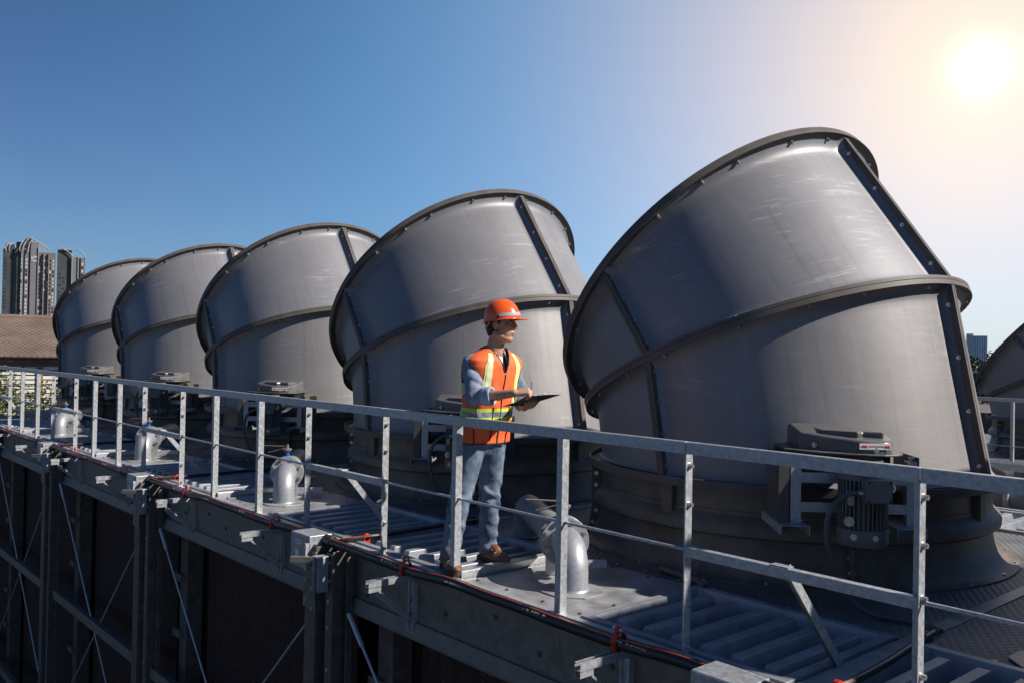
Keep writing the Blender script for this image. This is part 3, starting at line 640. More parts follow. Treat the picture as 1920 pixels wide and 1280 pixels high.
for x, j in PX:
    nx = {0: OFF[1], 1: OFF[2]-OFF[1], 2: OFF[3]-OFF[2], 3: BAY-OFF[3]}[j]
    if x-nx < XL: nx = x-XL-.02
    if j < 3:
        m = MB(); m.tube([(x+.02, .03, .545), (x-.0, .03, .545), (x-nx+.0, .03, .545)], .0095, 8); m.build('mid_rod', M['zinc_rail'], rail, smooth=50)
    else:
        m = MB(); m.box((x-nx, .004, .515), (x-.006, .010, .565)); m.box((x-nx, .010, .559), (x-.006, .05, .565)); m.build('mid_angle', M['zinc_rail'], rail, bevel=.002)
        xm = x-nx*.55; m = MB(); m.bar((xm, .055, .56), (xm+.02, .52, .01), .048, .005, 0, (0, 1, 1)); m.bar((xm+.022, .055, .56), (xm+.042, .52, .01), .005, .048, 1, (0, 1, 1)); m.box((xm-.05, .01, .567), (xm+.05, .06, .571), 1); m.build('kick_brace', [M['zinc_dark'], M['zinc_rail']], rail, bevel=.0015)  # dark leg of the angle: shade of its underside put into the colour
# rail across the far end
m = MB(); m.box((XL-.02, .05, 1.05), (XL+.03, YB, 1.1)); m.build('end_top_rail', M['zinc_dark'], rail, bevel=.002)
m = MB(); m.cyl((XL, .05, .55), (XL, YB, .55), .01, 8); m.build('end_mid_rod', M['zinc_dark'], rail, smooth=50)
for y in (1.25, 2.5, 3.75, 5.0, YB-.03):
    m = MB(); m.box((XL-.02, y-.03, -.02), (XL+.03, y+.03, 1.05)); m.build('end_post', M['zinc_dark'], rail, bevel=.002)
# ================================================================ conduit along the edge, junction boxes, branch cables
CNL = ['black conduit with red stripe along the deck edge below the nearest rail', 'black conduit on the deck edge left of the worker, between the second and third boxes',
       'black conduit on the deck edge between the two far boxes', 'black conduit at the far end of the deck edge', 'black conduit at the bottom right corner']
bx = [JN[0]-.19+0*k for k in range(1)]
BX = [J-.24 for J in JN]+[XL+.5]
def junction(x, lab):
    r_ = empty('junction_box', (x, -.13, -.06), 0, lab, 'junction box', 'cable boxes along the deck edge')
    m = MB(); m.box((-.15, -.10, -.14), (.15, .10, .115)); m.build('box_body', M['boxzinc'], r_, bevel=.004)
    m = MB(); m.box((-.15, -.104, -.15), (.12, -.1005, .11)); lid = m.build('box_lid', M['boxzinc'], r_, bevel=.001)
    b = MB()
    for xx in (-.13, .1):
        for z in (-.1, .08): bolt(b, (xx, -.104, z), (0, -1, 0), .007, .008)
    b.build('lid_screws', M['bolt'], lid)['kind'] = 'stuff'
    m = MB(); m.box((.12, -.13, -.15), (.145, -.101, .06)); m.box((.02, -.107, -.01), (.035, -.1045, .06)); m.build('latch', M['zinc_rail'], r_, bevel=.001)
    m = MB(); m.box((-.07, -.1065, .03), (.02, -.1045, .065)); s_ = m.build('sticker', M['white'], r_)
    m = MB(); m.box((-.07, -.1065, -.08), (-.01, -.1045, -.02)); m.build('sticker', M['white'], r_)
    text_mesh('sticker_code', '1184141', .022, mat('print_blue', (.05, .1, .3), .6) if 'print_blue' not in bpy.data.materials else bpy.data.materials['print_blue'], s_, Matrix.Translation((-.025, -.107, .0475)) @ Matrix.Rotation(R(90), 4, 'X'))
    return r_
JL = ['zinc junction box with stickers at the bottom edge nearest the camera', 'zinc junction box left of the worker, second from the camera', 'zinc junction box third from the camera along the deck edge', 'zinc junction box fourth from the camera along the deck edge', 'small zinc junction box at the far left end of the deck']
for x, l_ in zip(BX[:4], JL): junction(x, l_)
def conduit(xa, xb, lab, branch=True):
    r_ = empty('conduit', (xa, CY, CZ), 0, lab, 'conduit', 'black conduits along the deck edge')
    n = 28; pts = [V((-(xa-xb)*i/n, .006*sin(i*1.3), -.018*sin(pi*i/n*2)**2+.004*sin(i*.9))) for i in range(n+1)]
    m = MB(); m.tube(pts, .034, 14); m.build('pipe_run', M['conduit'], r_, smooth=50)
    for k, ang in enumerate((R(62), R(200))):
        o_ = V((0, -cos(ang)*.0335, sin(ang)*.0335)); m = MB(); m.tube([p+o_ for p in pts], .0042, 6); m.build('stripe', M['redline'], r_, smooth=60)
    m = MB(); x_ = -.35
    while x_ > -(xa-xb)+.4:
        for i in range(16):
            wd = random.choice((.006, .009, .012)); x_ -= wd+.005
            if random.random() < .75: m.box((x_-wd, -.0352, .003), (x_, -.0335, .013))
        x_ -= .55
    m.build('print_marks', chalk, r_)
    m = MB(); m.cyl((-(xa-xb), 0, 0), (-(xa-xb)+.11, .002, 0), .045, 14); m.build('coupling', M['black'], r_, smooth=40, bevel=.003)
    return r_
conduit(BX[0]-.15, BX[1]+.15, CNL[0]); conduit(BX[1]-.15, BX[2]+.15, CNL[1]); conduit(BX[2]-.15, BX[3]+.15, CNL[2]); conduit(BX[3]-.15, XL+.1, CNL[3]); conduit(XR-.1, BX[0]+.15, CNL[4])
def branch(J, lab):
    r_ = empty('branch_cable', (J, 0, 0), 0, lab, 'cable', 'black branch cables crossing the deck')
    pts = smooth_path([(-.09, -.10, .0), (.0, -.085, .0), (.1, -.03, .035), (.14, .08, .045), (.17, .25, .05), (.16, .5, .05), (.14, .75, .05), (.11, 1.0, .05), (.07, 1.22, .035), (.05, 1.38, .028)], 5)
    m = MB(); m.tube(pts, .019, 10); m.build('flexible_hose', M['conduit'], r_, smooth=60)
    m = MB(); m.tube([p+V((.006, -.012, .0135)) for p in pts], .0035, 6); m.build('stripe', M['redline'], r_, smooth=60)
    for i in (17, 39):
        p = pts[i]; m = MB(); m.box((-.014, -.03, -.05), (.014, .03, .0)); m.cyl((-.014, 0, 0), (.014, 0, 0), .03, 14); m.build('clip', M['red'], r_, loc=p, bevel=.003)
BL = ['black branch cable with red clips by the nearest junction box', 'black branch cable with red clips crossing the deck left of the worker', 'black branch cable with red clip in front of the middle stack', 'black branch cable with red clip at the far end of the deck']
for J, l_ in zip(JN[:4], BL): branch(J, l_)
m = MB(); m.tube(smooth_path([(-4.05, 1.3, .03), (-3.85, 1.27, .028), (-3.68, 1.24, .026), (-3.56, 1.16, .022)], 6), .024, 10); m.tube(smooth_path([(-3.561, 1.163, .022), (-3.555, 1.157, .022)], 2), .017, 10, 1)
tag(m.build('hose_offcut', [M['cable'], M['black']], None, smooth=50), 'short offcut of grey hose lying against the base of the nearest stack', 'hose')
# ================================================================ second cooling tower behind
T2Y, T2Z = 12.4, -.18
tw = empty('cooling_tower', (0, T2Y, T2Z), 0, 'dark second cooling tower beyond the gap, seen past the right edge of the nearest stack', 'cooling tower')
m = MB(); m.box((-24, 0, -.15), (4, 6.2, 0)); m.build('deck_slab', M['tread'], tw)
m = MB(); m.box((-24, 0, GZ-T2Z), (4, .1, -.5)); m.build('fill_wall', M['fill'], tw)
m = MB(); m.box((-24, -.02, -.5), (4, .0, -.02)); m.build('girder', M['zinc_dark'], tw)
r2 = empty('guard_rail', (0, T2Y, T2Z), 0, 'second guard rail beyond the gap, seen past the right side of the nearest stack', 'railing')
for k in range(-1, 6):
    for j, o_ in enumerate(OFF):
        x = -5.93-.9+BAY*2-BAY*k-o_
        if -24 < x < 4: o = bpy.data.objects.new('post', pA); COL.objects.link(o); o.parent = r2; o.location = (x, 0, 0)
m = MB(); m.box((-24, -.008, 1.042), (4, 0, 1.102)); m.box((-24, 0, 1.096), (4, .05, 1.102)); m.build('top_rail', M['zinc_rail'], r2)
m = MB(); m.cyl((-24, .03, .30), (4, .03, .30), .0095, 6); m.cyl((-24, .03, .03), (4, .03, .03), .02, 6); m.build('mid_rod', M['zinc_rail'], r2)
L2 = ['dark fan stack on the second tower, cut by the right edge of the photo', 'dark fan stack on the second tower hidden behind the nearest stack', 'dark fan stack on the second tower past the right edge']
for dx, l_ in ((0, L2[0]), (BAY, L2[2])):
    tag(copy_tree(stack0, (-5.45+dx, T2Y+3.1, T2Z)), l_, 'fan stack', 'fan stacks on the second tower')
r3 = empty('guard_rail', (0, 22.5, .15), 0, 'small far guard rail seen between the nearest stack and the trees at right', 'railing')
for i in range(14):
    o = bpy.data.objects.new('post', pA); COL.objects.link(o); o.parent = r3; o.location = (-17+i*.95, 0, 0)
m = MB(); m.box((-17.1, -.01, 1.04), (-8.6, 0, 1.1)); m.build('top_rail', M['zinc_rail'], r3)
m = MB(); m.box((-17.1, -.01, .5), (-8.6, 0, .53)); m.build('mid_rod', M['zinc_rail'], r3)
m = MB(); m.box((-18, -.1, GZ-.15), (-8.4, 5, -.05)); m.build('platform', M['flange'], r3)
# header pipes in the gap
for i, (y, z, r_, l_) in enumerate(((7.4, -.55, .26, 'thick dark header pipe in the gap, nearest of the pipes behind the deck'), (8.6, -.2, .2, 'dark header pipe in the gap, the middle one behind the deck'), (10.2, -.35, .32, 'thick dark header pipe in the gap, farthest one, below the second rail'))):
    e = empty('header_pipe', (0, y, z), 0, l_, 'pipe', 'header pipes between the two towers')
    m = MB(); m.cyl((-20, 0, 0), (4, 0, 0), r_, 24); m.build('pipe_run', M['pipe_dull'] if i == 1 else M['flange'], e, smooth=40)
    for k in range(8):
        x = -1.0-2.6*k-i*.7; q = MB(); q.cyl((x-.03, 0, 0), (x+.03, 0, 0), r_+.06, 24); q.box((x-.08, -.06, GZ-z), (x+.08, .06, -r_*.8)); q.build('pipe_collar', M['zinc_rail'], e, smooth=40)
e = empty('cable_tray', (0, 9.3, .1), 0, 'zinc cable tray running over the header pipes in the gap', 'cable tray')
m = MB(); m.box((-20, -.15, -.02), (4, .15, 0)); m.box((-20, -.15, 0), (4, -.14, .08)); m.box((-20, .14, 0), (4, .15, .08)); m.build('tray', M['zinc_rail'], e)
for k in range(6):
    q = MB(); q.box((-1.5-3*k, -.1, GZ-.1), (-1.4-3*k, .1, -.02)); q.build('support', M['zinc_dark'], e)
# ================================================================ tiled shed to the left
def polar(az, dist, z=0.): return V((CAM.x+dist*cos(R(az)), CAM.y+dist*sin(R(az)), z))
sh = empty('shed', polar(167.2, 34, 0), R(77), 'long shed with a brown tiled roof and white slatted wall behind the far shrubs', 'shed')
# local: x runs along the eaves (to the left in view), y away from the camera is -? (rotated 77deg: +x = az 77, +y = az 167)
ez, rz_, run, hw = 1.07, 2.42, 3.3, 9.0
ridge_slope = math.atan2(rz_-ez, run)
m = MB(); m.box((-hw, .55, GZ), (hw, 2*run-.5, ez-.05)); m.build('wall_core', mat('shed_dark', (.05, .045, .04), .8), sh)
m = MB(); m.add([(-hw-.3, -.05, ez-.06), (hw+.3, -.05, ez-.06), (hw+.3, run, rz_-.06), (-hw-.3, run, rz_-.06), (-hw-.3, 2*run, ez-.06), (hw+.3, 2*run, ez-.06)], [(0, 1, 2, 3), (3, 2, 5, 4)]); roof = m.build('roof', mat('roof_underlay', (.1, .07, .06), .8), sh)
tile_m = mat('clay_tile', (.135, .092, .07), .8, noise_amt=.3, nscale=1.1, col2=(.21, .15, .12))
tl = MB(); nrow, ncol = 24, 96
sl = sqrt(run**2+(rz_-ez)**2)
for i in range(nrow):
    for j in range(ncol):
        x = -hw-.3+(2*hw+.6)*(j+.5*(i % 2))/ncol; wd = (2*hw+.6)/ncol*.94
        if x+wd > hw+.5: continue
        s0, s1 = (i-.12)/nrow, (i+1.0)/nrow; dz = .0
        p = lambda xx, s_, u: (xx, run*s_-.05*(1-s_), ez+(rz_-ez)*s_+u)
        ra = random.uniform(-.006, .009)
        tl.add([p(x, s0, .035+ra), p(x+wd*.5, s0, .055+ra), p(x+wd, s0, .035+ra), p(x+wd, s1, .0), p(x+wd*.5, s1, .03), p(x, s1, .0), p(x, s0, -.02), p(x+wd, s0, -.02)], [(0, 1, 4, 5), (1, 2, 3, 4), (0, 6, 7, 2, 1)])
tag(tl.build('roof_tiles', tile_m, sh), kind='stuff')
m = MB(); m.cyl((-hw-.3, run, rz_+.02), (hw+.3, run, rz_+.02), .1, 10); m.build('ridge_cap', tile_m, sh, smooth=50)
wpl = mat('white_plank', (.72, .68, .58), .6, noise_amt=.12, nscale=2); tim = mat('brown_timber', (.30, .16, .08), .7, noise_amt=.25, nscale=3)
m = MB(); m.box((-hw, .40, ez-.36), (hw, .44, ez-.1)); m.build('fascia', tim, sh)
pk = MB(); pk.box((-.72, .40, -.055), (.72, .43, .055)); pkm = pk.mesh('plank', wpl)
pw = 1.5
for j in range(12):
    x = -hw+.3+pw*j
    q = MB(); q.box((x-.09, .33, GZ), (x+.09, .47, ez-.08)); q.build('timber_post', tim, sh)
    for i in range(11):
        o = bpy.data.objects.new('plank', pkm); COL.objects.link(o); o.parent = sh; o.location = (x+pw/2, .0, ez-.46-.155*i); o.rotation_euler = (R(6), 0, 0)
# white parapet building behind it
e = empty('white_building', polar(168.3, 62, 0), R(77), 'white flat roofed building peeking over the shed roof at the left edge', 'building')
m = MB(); m.box((-9, 0, GZ), (.6, 6, 2.3)); m.build('wall', mat('grey_render', (.5, .5, .5), .7), e)
m = MB(); m.box((-9, -.15, 2.3), (.76, 6.1, 3.14)); m.build('parapet', mat('white_panel', (.85, .87, .9), .45), e)
m = MB()
for x in (-2.2, -1.0, -.45, -.2): m.box((x, -.18, 2.3), (x+.03, -.155, 3.12))
m.build('panel_joints', M['flange'], e)
# ================================================================ residential towers far left
TW = empty('residential_tower', polar(166.6, 800, 0), R(76.6), 'taller dark high rise with curved white roof ribs at the far left', 'high rise')
dk = mat('tower_dark', (.055, .06, .06), .4, noise_amt=.2, nscale=.05); gy = mat('tower_grey', (.15, .145, .15), .6, noise_amt=.06, nscale=.05); bn = mat('tower_brown', (.15, .12, .115), .6, noise_amt=.1, nscale=.1)
wh = mat('tower_white', (.27, .255, .25), .6); wlt = mat('window_light', (.42, .42, .42), .3); wdk = mat('window_dark', (.03, .033, .035), .15)
cv = lambda zx: -29.3+(zx-45)/10.667*.376      # metres along the front
def tb(root, name, z0, z1, zt, mt, y0=0, y1=18, zb=GZ):
    m = MB(); m.box((cv(z1), y0, zb), (cv(z0), y1, zt)); return m.build(name, mt, root)
tb(TW, 'dark_wing', 45, 270, 74, dk, 3, 20); tb(TW, 'dark_wing', 272, 400, 75, dk, 1, 20); tb(TW, 'window_bay', 402, 585, 75, gy, -1, 20); tb(TW, 'blank_panel', 590, 745, 77, gy, -3, 20); tb(TW, 'window_front', 747, 1090, 72.5, bn, -1.5, 20)
tb(TW, 'dark_slot', 545, 588, 75, dk, -1.6, -1.02)
for zx in (440, 540, 742, 855, 955): tb(TW, 'white_fin', zx-6, zx+6, 76 if zx < 800 else 72, wh, -4, -3.02 if zx < 760 else -1.52)
wl, wd_ = MB(), MB()
for i in range(24):
    z = 65-i*2.9
    for zx, ww, y in ((415, 18, -1), (512, 42, -1), (775, 40, -1.5), (835, 34, -1.5), (872, 26, -1.5), (935, 34, -1.5), (985, 34, -1.5), (1045, 30, -1.5)):
        lite = random.random() < (.75 if zx in (415, 512, 835, 1045) else .22)
        if zx in (935, 985): lite = random.random() < .2
        (wl if lite else wd_).box((cv(zx+ww/2), y-.15, z), (cv(zx-ww/2), y-.02, z+1.7+random.random()*.3))
    for zx in (95, 215, 330, 375):
        if random.random() < .7: wl_ = wd_; wl_.box((cv(zx+22), (3 if zx < 270 else 1)-.15, z), (cv(zx-22), (3 if zx < 270 else 1)-.02, z+1.6))
wl.build('window_panes', wlt, TW)['kind'] = 'stuff'; wd_.build('window_panes', wdk, TW)['kind'] = 'stuff'
m = MB()
for k, (zx, zp) in enumerate(((100, 270), (165, 300), (375, 470), (440, 530), (545, 610))):
    y = 2.5 if zx < 270 else -2.5; ztop = {100: 79, 165: 80, 375: 83.5, 440: 83, 545: 82}[zx]
    pts = [V((cv(zx), y, 72)), V((cv(zx), y, 75)), V((cv(zx+(zp-zx)*.18), y+1, 77.5)), V((cv(zx+(zp-zx)*.5), y+3, 80 if zx > 300 else 78.5)), V((cv(zp), y+6, ztop))]
    m.tube(smooth_path(pts, 4), .38, 6)
for zx0, zx1 in ((610, 950),):
    for y in (-1, 8): m.tube(smooth_path([V((cv(560), y, 84)), V((cv(680), y, 82)), V((cv(800), y, 79)), V((cv(950), y, 75.5))], 4), .4, 6)
for zx in (760, 830, 880): m.cyl((cv(zx), -1, 72), (cv(zx), -1, 80-(zx-760)*.025), .35, 6)
m.build('roof_ribs', wh, TW, smooth=50)
m = MB(); m.prism([(cv(585), 1), (cv(400), 1), (cv(300), 4), (cv(300), 16), (cv(600), 16)], 75, 80); m.prism([(cv(600), 4), (cv(440), 4), (cv(440), 14), (cv(600), 14)], 80, 83.4); m.prism([(cv(260), 4), (cv(90), 4), (cv(90), 16), (cv(260), 16)], 74, 78); m.build('crown_block', dk, TW)
m = MB(); m.box((cv(745), -2, 77), (cv(605), 10, 80)); m.build('roof_screen', gy, TW)
m = MB()
for a, b_, c, d_ in ((600, 640, 66.6, 68.4), (645, 660, 67.2, 69.2), (665, 712, 67.6, 69.2), (612, 632, 64.8, 66.2), (640, 690, 64.6, 66), (695, 728, 64.4, 66)): m.box((cv(b_), -3.2, c), (cv(a), -3.02, d_))
m.build('roof_sign', wlt, TW)
T3 = empty('residential_tower', polar(166.6, 800, 0), R(76.6), 'shorter dark high rise with garden roof, right of the taller one', 'high rise')
tb(T3, 'dark_wing', 1130, 1418, 76, dk, 2, 22); tb(T3, 'blank_panel', 1420, 1555, 70.5, gy, 0, 22); tb(T3, 'dark_slot', 1557, 1605, 70, dk, 1, 22); tb(T3, 'window_front', 1607, 1700, 70, gy, 0, 22)
for zx in (1424, 1552): tb(T3, 'white_fin', zx-8, zx+8, 71, wh, -1, -.02)
wl, wd_ = MB(), MB()
for i in range(23):
    z = 64-i*2.9
    (wl if random.random() < .7 else wd_).box((cv(1660), -.15, z), (cv(1618), -.02, z+1.9))
    for zx in (1180, 1260, 1340): 
        if random.random() < .5: wd_.box((cv(zx+24), 1.85, z), (cv(zx-24), 1.98, z+1.6))
wl.build('window_panes', wlt, T3)['kind'] = 'stuff'; wd_.build('window_panes', wdk, T3)['kind'] = 'stuff'
m = MB(); m.tube(smooth_path([V((cv(1210), 0, 77)), V((cv(1330), 0, 74.5)), V((cv(1410), 0, 72)), V((cv(1424), 0, 69))], 4), .5, 6); m.tube(smooth_path([V((cv(1510), 0, 76.5)), V((cv(1600), 0, 75)), V((cv(1680), 0, 72)), V((cv(1700), 0, 69))], 4), .5, 6); m.box((cv(1520), 0, 75.8), (cv(1210), .8, 76.6)); m.build('roof_ribs', wh, T3, smooth=50)
# glass office far right
e = empty('office_tower', polar(111.2, 1200, 0), R(21.2), 'pale blue glass office block on the skyline right of the nearest stack', 'office block')
gl = mat('pale_blue_glass', (.33, .43, .55), .2, spec=.8); gl2 = mat('white_blue_glass', (.62, .68, .74), .3)
m = MB(); m.box((-10.5, 0, GZ), (12, 20, 30.5)); m.box((-10.5, 4, 30.5), (-3, 16, 33)); m.build('tower_body', gl, e)
m = MB()
for i in range(9): m.box((-9.5+2.4*i, -.5, GZ), (-8.6+2.4*i+random.random()*.8, -.05, 30))
m.build('facade_strips', gl2, e)
# ================================================================ vegetation
leafm = [mat('leaf_green', (.035, .06, .015), .6, noise_amt=.5, nscale=1.5, col2=(.085, .12, .03)), mat('leaf_dark', (.022, .04, .014), .6, noise_amt=.5, nscale=1.5, col2=(.055, .08, .026)), mat('leaf_olive', (.06, .07, .02), .6, noise_amt=.5, nscale=1.5, col2=(.12, .115, .035))]
bark = mat('bark', (.09, .065, .045), .85, noise_amt=.3, nscale=6)
def tree(p, h, rad, n, leaf, lab, grp, mt, cat='tree', squash=1.0):
    root = empty('leafy_tree', p, random.uniform(0, 6), lab, cat, grp)
    tr = MB(); base = V((0, 0, 0)); top = V((random.uniform(-.1, .1)*h, random.uniform(-.1, .1)*h, h*.6))
    tr.tube(smooth_path([base, V((top.x*.3, top.y*.2, h*.25)), top, V((top.x*1.2, top.y, h*.88))], 3), .1, 7, 0, True, [h*.024*(1-.085*i) for i in range(10)])
    limbs = []
    for i in range(9):
        a = random.uniform(0, 2*pi); z0 = h*random.uniform(.25, .65); q = V((cos(a)*rad*random.uniform(.45, .95), sin(a)*rad*random.uniform(.45, .95), h*random.uniform(.45, .98)))
        s_ = V((top.x*z0/(h*.6), top.y*z0/(h*.6), z0)); tr.tube([s_, s_.lerp(q, .5)+V((0, 0, .05*h)), q], .05, 5, 0, True, [h*.011, h*.007, h*.003]); limbs.append(q)
    tr.build('trunk', bark, root, smooth=60)
    clumps = limbs+[V((random.gauss(0, .42)*rad, random.gauss(0, .42)*rad, h*random.uniform(.35, .97))) for _ in range(12)]
    cr = MB()
    for i in range(n):
        c = random.choice(clumps); p_ = c+V((random.gauss(0, 1), random.gauss(0, 1), random.gauss(0, .8)))*rad*.23
        if p_.z < h*.08: continue
        d_ = V((random.gauss(0, 1), random.gauss(0, 1), random.gauss(.3, 1))).normalized(); e1 = d_.orthogonal().normalized(); e1 = (e1*cos(i)+d_.cross(e1)*sin(i)); e2 = d_.cross(e1); s_ = leaf*random.uniform(.6, 1.3)
        cr.add([p_-e1*s_, p_-e2*s_*.42+d_*s_*.12, p_+e1*s_, p_+e2*s_*.42+d_*s_*.12], [(0, 1, 2, 3)], 0 if random.random() < .75 else 1)
    cr.build('crown', [mt, leafm[2]], root)
for i, (az, dist, h, r_, l_) in enumerate(((168.9, 26.5, 5.75, 1.15, 'leafy green shrub tree at the left edge, in front of the slatted wall'), (167.55, 27.2, 5.5, .9, 'dark green shrub tree second from the left, in front of the slatted wall'), (166.35, 26.4, 5.2, .85, 'low green shrub tree left of the brown timber post'), (165.35, 27.0, 5.55, .9, 'yellowish green shrub tree next to the farthest stack'), (164.2, 28.5, 5.6, 1.1, 'shrub tree mostly hidden behind the farthest stack'), (170.3, 28, 6.1, 1.2, 'shrub tree just past the left edge'))):
    tree(polar(az, dist, GZ), h, r_, 5200, .06, l_, 'shrub trees beyond the end of the deck', leafm[(0, 1, 0, 2, 1, 0)[i]])
for i, (az, dist, h, r_, l_) in enumerate(((111.3, 120, 6.5, 3.0, 'dark green tree below the glass office at right'), (110.3, 112, 6.8, 3.0, 'green tree left of the dark stack at right'), (109.4, 118, 7.0, 3.2, 'green tree behind the dark stack at the right edge'), (112.4, 116, 6.6, 3.0, 'tree hidden behind the edge of the nearest stack'))):
    tree(polar(az, dist, GZ), h, r_, 2600, .3, l_, 'trees on the right skyline', leafm[i % 2])
# ================================================================ the worker
PO = V((-4.92, .33, 0)); PZ = .023
person = empty('person', PO, 0, 'worker in orange vest and orange hard hat writing on a clipboard', 'person')
skin = mat('skin', (.50, .27, .17), .5, noise_amt=.1, nscale=30); skin.node_tree.nodes['Principled BSDF'].inputs['Subsurface Weight'].default_value = .08; skin.node_tree.nodes['Principled BSDF'].inputs['Subsurface Radius'].default_value = (.01, .004, .002)
hairm = mat('black_hair', (.012, .01, .009), .5); shirtm = mat('chambray_shirt', (.20, .235, .32), .8, noise_amt=.18, nscale=30, bump=.15, bscale=300)
cuffm = mat('pale_cuff', (.33, .38, .46), .8, noise_amt=.1, nscale=60)
jeanm = mat('faded_jeans', (.045, .075, .13), .8, nscale=6, col2=(.21, .27, .34), bump=.15, bscale=250, detail=6)
orange = mat('orange_vest', (.96, .155, .04), .65, noise_amt=.06, nscale=8, bump=.1, bscale=300); lime = mat('lime_tape', (.62, .80, .10), .5); yel = mat('pale_yellow_tape', (.85, .82, .30), .5); refl = mat('grey_reflective', (.38, .40, .43), .3, metal=.4, noise_amt=.3, nscale=25)
pipem = mat('dark_piping', (.02, .015, .014), .6); helm = mat('orange_shell', (.85, .11, .015), .22, spec=.6); strapm = mat('grey_strap', (.33, .36, .40), .6)
boot = mat('brown_leather', (.16, .075, .038), .55, noise_amt=.35, nscale=25, bump=.2, bscale=60); solem = mat('dark_sole', (.05, .034, .024), .8); whitesh = mat('white_tee', (.75, .73, .70), .8); sockm = mat('pale_sock', (.5, .33, .25), .8)
plaid = mat('striped_collar', (.2, .23, .32), .8, nscale=90, col2=(.5, .52, .56), stretch=(1, 3, .4))
def cap_mesh(mb, p, q, r0, r1, n=20, k=6):
    p, q = V(p), V(q); d = q-p; L_ = d.length; d = d/L_ if L_ > 1e-6 else V((0, 0, 1)); path, rad = [], []
    for i in range(k+1):
        t = pi/2*(1-i/k); path.append(p-d*r0*sin(t)); rad.append(max(r0*cos(t), r0*.03))
    for i in range(1, k+1):
        t = pi/2*i/k; path.append(q+d*r1*sin(t)); rad.append(max(r1*cos(t), r1*.03))
    path.insert(k+1, p.lerp(q, .5)); rad.insert(k+1, (r0+r1)/2)
    a = d.orthogonal().normalized(); b = d.cross(a); m_ = len(path)
    vs_ = [c+r_*(cos(2*pi*j/n)*a+sin(2*pi*j/n)*b) for c, r_ in zip(path, rad) for j in range(n)]
    fs = [(i*n+j, i*n+(j+1) % n, (i+1)*n+(j+1) % n, (i+1)*n+j) for i in range(m_-1) for j in range(n)]+[tuple(range(n-1, -1, -1)), tuple((m_-1)*n+j for j in range(n))]
    mb.add(vs_, fs)
def ell_mesh(mb, c, ax, n=24, k=14):
    """ellipsoid with centre c and three axis vectors"""
    c = V(c); A, B, C_ = [V(x) for x in ax]; vs_ = []
    for i in range(k+1):
        t = pi*(i+.02)/(k+.04); 
        for j in range(n): vs_.append(c+A*sin(t)*cos(2*pi*j/n)+B*sin(t)*sin(2*pi*j/n)+C_*cos(t))
    fs = [(i*n+j, i*n+(j+1) % n, (i+1)*n+(j+1) % n, (i+1)*n+j) for i in range(k) for j in range(n)]+[tuple(range(n-1, -1, -1)), tuple(k*n+j for j in range(n))]
    mb.add(vs_, fs)
def blob(name, prims, voxel, smooth, mt, parent, disp=None, cut=None):
    mb = MB()
    for p in prims:
        if p[0] == 'c': cap_mesh(mb, *p[1:])
        else: ell_mesh(mb, *p[1:])
    tmp = bpy.data.objects.new('tmp', mb.mesh('tmp', mt)); COL.objects.link(tmp)
    rm = tmp.modifiers.new('r', 'REMESH'); rm.mode = 'VOXEL'; rm.voxel_size = voxel; sm = tmp.modifiers.new('s', 'SMOOTH'); sm.iterations = smooth; sm.factor = .5
    me = bpy.data.meshes.new_from_object(tmp.evaluated_get(bpy.context.evaluated_depsgraph_get())); bpy.data.objects.remove(tmp)
    me.name = name; me.materials.clear(); me.materials.append(mt)
    if disp or cut:
        bm = bmesh.new(); bm.from_mesh(me)
        if cut:
            for co, no in cut: bmesh.ops.bisect_plane(bm, geom=bm.verts[:]+bm.edges[:]+bm.faces[:], plane_co=co, plane_no=no, clear_outer=True)
        if disp:
            bm.normal_update(); mv = [(v_, v_.normal*disp(v_.co)) for v_ in bm.verts]
            for v_, d_ in mv: v_.co += d_
        bm.to_mesh(me); bm.free()
    me.polygons.foreach_set('use_smooth', [True]*len(me.polygons))
    o = bpy.data.objects.new(name, me); COL.objects.link(o); o.parent = parent; return o
def fold(p, dirv, freq, amp, seed=0.):
    """cloth creases running across dirv"""
    q = V(p); n = noise.noise(q*7+V((seed, seed, 0)))*1.6; s_ = sin(q.dot(V(dirv))*freq+n*3+seed); n2 = max(0, noise.noise(q*5+V((3+seed, 1, 7)))+.35)
    return amp*n2*(abs(s_)**.6*(1 if s_ > 0 else -1))+amp*.35*noise.noise(q*22+V((seed, 0, 2)))
